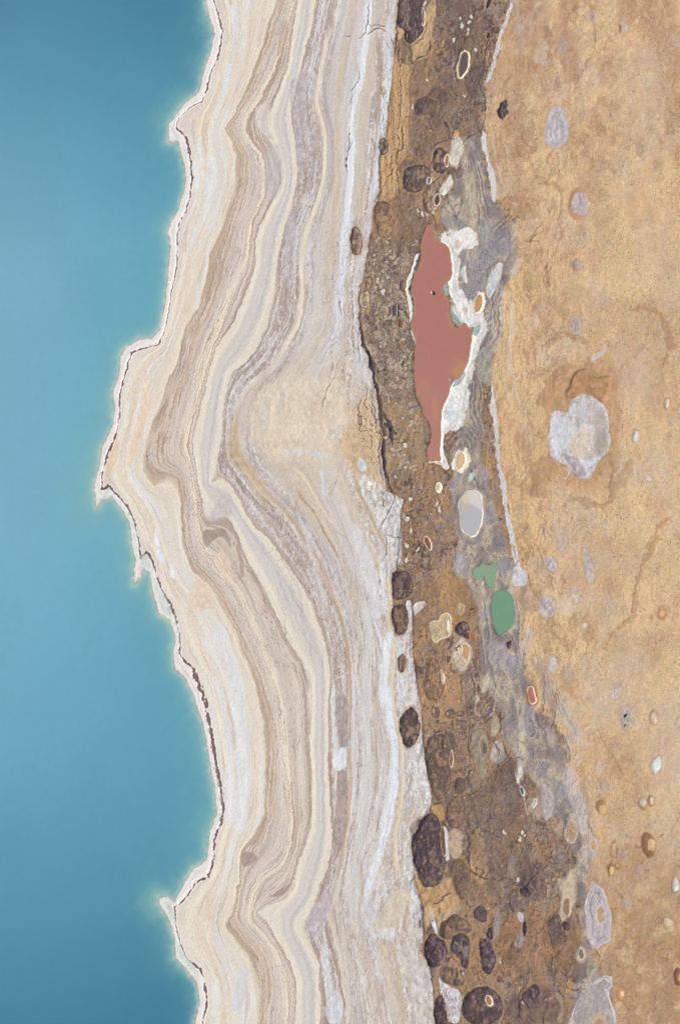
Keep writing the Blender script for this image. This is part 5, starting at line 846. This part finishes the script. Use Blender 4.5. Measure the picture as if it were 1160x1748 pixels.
# things
for t in THINGS:
    cx, cy = t['c']; ii, jj = min(np.searchsorted(gx, cx), NX-1), min(np.searchsorted(gy, cy), NY-1)
    loc = (float((cx-580)*MPP), float(-(cy-874)*MPP), float(Z[jj, ii]))
    ids = [i for i in t['parts']]
    single = len(ids) == 1 and 'water' not in t
    if not single:
        e = bpy.data.objects.new(t['name'], None); e.location = loc; e.empty_display_size = 1; C.objects.link(e)
        n = 0
        for i in ids:
            o = sub(i, PARTS[i-1]['name'] or 'floor', loc)
            if o: o.location = (0, 0, 0); o.parent = e; n += 1
        if 'water' in t:
            q = t['water']; sl, d = q['sl'], q['d']; x, y = X[sl], Y[sl]; mk = (d < 3.5)[:-1, :-1]
            li = np.arange(d.size).reshape(d.shape); sq = np.stack([li[1:, :-1], li[1:, 1:], li[:-1, 1:], li[:-1, :-1]], -1)[mk]
            v, inv = np.unique(sq, return_inverse=True); nn = fbm(x/7, y/12, 3, 7)
            k = ss(-.3, q['ew'], -d+nn*.8); wc = lerp(q['edge'], q['col'], k)
            if t is red:
                for px, py, rx, ry, am in [(742, 700, 7, 40, .7), (725, 660, 14, 22, .35), (783, 632, 16, 20, .9), (770, 540, 7, 22, .8), (768, 480, 6, 10, .5), (745, 780, 16, 14, .45), (760, 505, 8, 10, .3)]:
                    wc = lerp(wc, (188, 144, 100), am*(1-ss(.3, 1.1, np.hypot((x-px)/rx, (y-py)/ry)+.3*nn)))
                wc = lerp(wc, (184, 132, 122), ss(560, 720, y)*.5)
            if 'pale grey' in t['label']:
                s_ = ss(-3, 3, 860-y+(x-800)*.45+2*nn); wc = lerp(wc, (216, 210, 204), s_); wc = lerp(wc, (206, 184, 156), gs(np.hypot((x-792)/9, (y-858)/16), .6, .5)*.5)
            dpv = ss(-.5, 1.2, -d+.2)
            o = build('brine', (x.ravel()[v]-580)*MPP, -(y.ravel()[v]-874)*MPP, np.full(len(v), q['z']), inv.reshape(-1, 4), M_POOL, (lin(wc)/np.array([KR, KG, KB])).reshape(-1, 3)[v], dpv.ravel()[v], loc)
            o.location = (0, 0, 0); o.parent = e
    else:
        e = sub(ids[0], t['name'], loc)
        if e is None: print('EMPTY THING', t['label']); continue
    tago(e, label=t['label'], category=t['cat'], group={'sinkhole': 'dark sinkholes opened in the mud flat', 'pool': 'brine pools of the mud flat', 'dry sinkhole': 'dried-up pale sinkholes and mud craters'}[t['cat']])
def small(name, parent, boxes, col, rnd=.0):
    vs, q = [], []
    for (x, y, z, sx, sy, sz, rot) in boxes:
        c, s_ = math.cos(rot), math.sin(rot); b0 = len(vs)
        for dx, dy, dz in [(-1, -1, 0), (1, -1, 0), (1, 1, 0), (-1, 1, 0), (-.9, -.95, 1), (.9, -.95, 1), (.9, .95, 1), (-.9, .95, 1)]:
            a, b = dx*sx/2, dy*sy/2; vs.append((x+a*c-b*s_, y+a*s_+b*c, z+dz*sz))
        q += [[b0+i for i in f] for f in ((3, 2, 1, 0), (4, 5, 6, 7), (0, 1, 5, 4), (1, 2, 6, 5), (2, 3, 7, 6), (3, 0, 4, 7))]
    vs = np.array(vs, np.float32); al = np.tile((lin(np.array(col, float))/np.array([KR, KG, KB])).astype(np.float32), (len(vs), 1))
    o = build(name, vs[:, 0], vs[:, 1], vs[:, 2], np.array(q), M_GROUND, al); o.parent = parent
    for pl in o.data.polygons: pl.use_smooth = False
    return o
def blob(name, parent, c, r, col, seed):
    n, m = 20, 12; vs, q = [], []
    for j in range(m+1):
        for i in range(n):
            th = math.pi*j/m; ph = 2*math.pi*i/n; k = 1+.22*math.sin(3*ph+seed+2*th)*math.sin(th)+.12*math.sin(7*ph+seed*2)*math.sin(th)
            vs.append((c[0]+r[0]*k*math.sin(th)*math.cos(ph), c[1]+r[1]*k*math.sin(th)*math.sin(ph), c[2]+r[2]*math.cos(th)))
    for j in range(m):
        for i in range(n): q.append([j*n+i, (j+1)*n+i, (j+1)*n+(i+1) % n, j*n+(i+1) % n])
    vs = np.array(vs, np.float32); al = np.tile((lin(np.array(col, float))/np.array([KR, KG, KB])).astype(np.float32), (len(vs), 1))
    o = build(name, vs[:, 0], vs[:, 1], vs[:, 2], np.array(q), M_GROUND, al); o.parent = parent; return o
def spot(x, y): return ((x-580)*MPP, -(y-874)*MPP, float(Z[np.searchsorted(gy, y), np.searchsorted(gx, x)]))
e = bpy.data.objects.new('rock', None); a = spot(737.5, 501); e.location = (a[0], a[1], red['water']['z']); C.objects.link(e)
blob('shaded_half', e, (.25, -.05, .15), (.42, .62, .55), (78, 68, 76), 1.0); blob('lit_salt_half', e, (-.28, .06, .2), (.3, .5, .6), (236, 230, 212), 2.2)  # sun and shade put into colour: pale salt half left, dark half right
tago(e, label='lone small salt rock, painted pale on its lit side and dark on its shaded side, standing in the red pool', category='rock')
e = bpy.data.objects.new('buried_frame', None); a = spot(673, 531); e.location = (a[0], a[1], a[2]+.28); C.objects.link(e)
small('side_rail', e, [(-.78, 0, 0, .16, 3.9, .25, .02)], (120, 104, 104)); small('side_rail', e, [(.74, -.05, 0, .3, 3.8, .3, -.03)], (196, 194, 196))
for k in range(5): small('rung', e, [(-.02, -1.75+.86*k, .06, 1.35, .17, .14, .03*math.sin(k*2.))], (138, 120, 118))
small('dark_base', e, [(0, 0, -.02, 1.4, 3.7, .05, 0)], (88, 76, 82))  # flat dark sheet under the rungs
tago(e, label='dark ladder-like frame half sunk in cracked rubble, left of the red pool', category='wreckage')
print('THINGS', len(THINGS), 'VERTS', NX*NY)
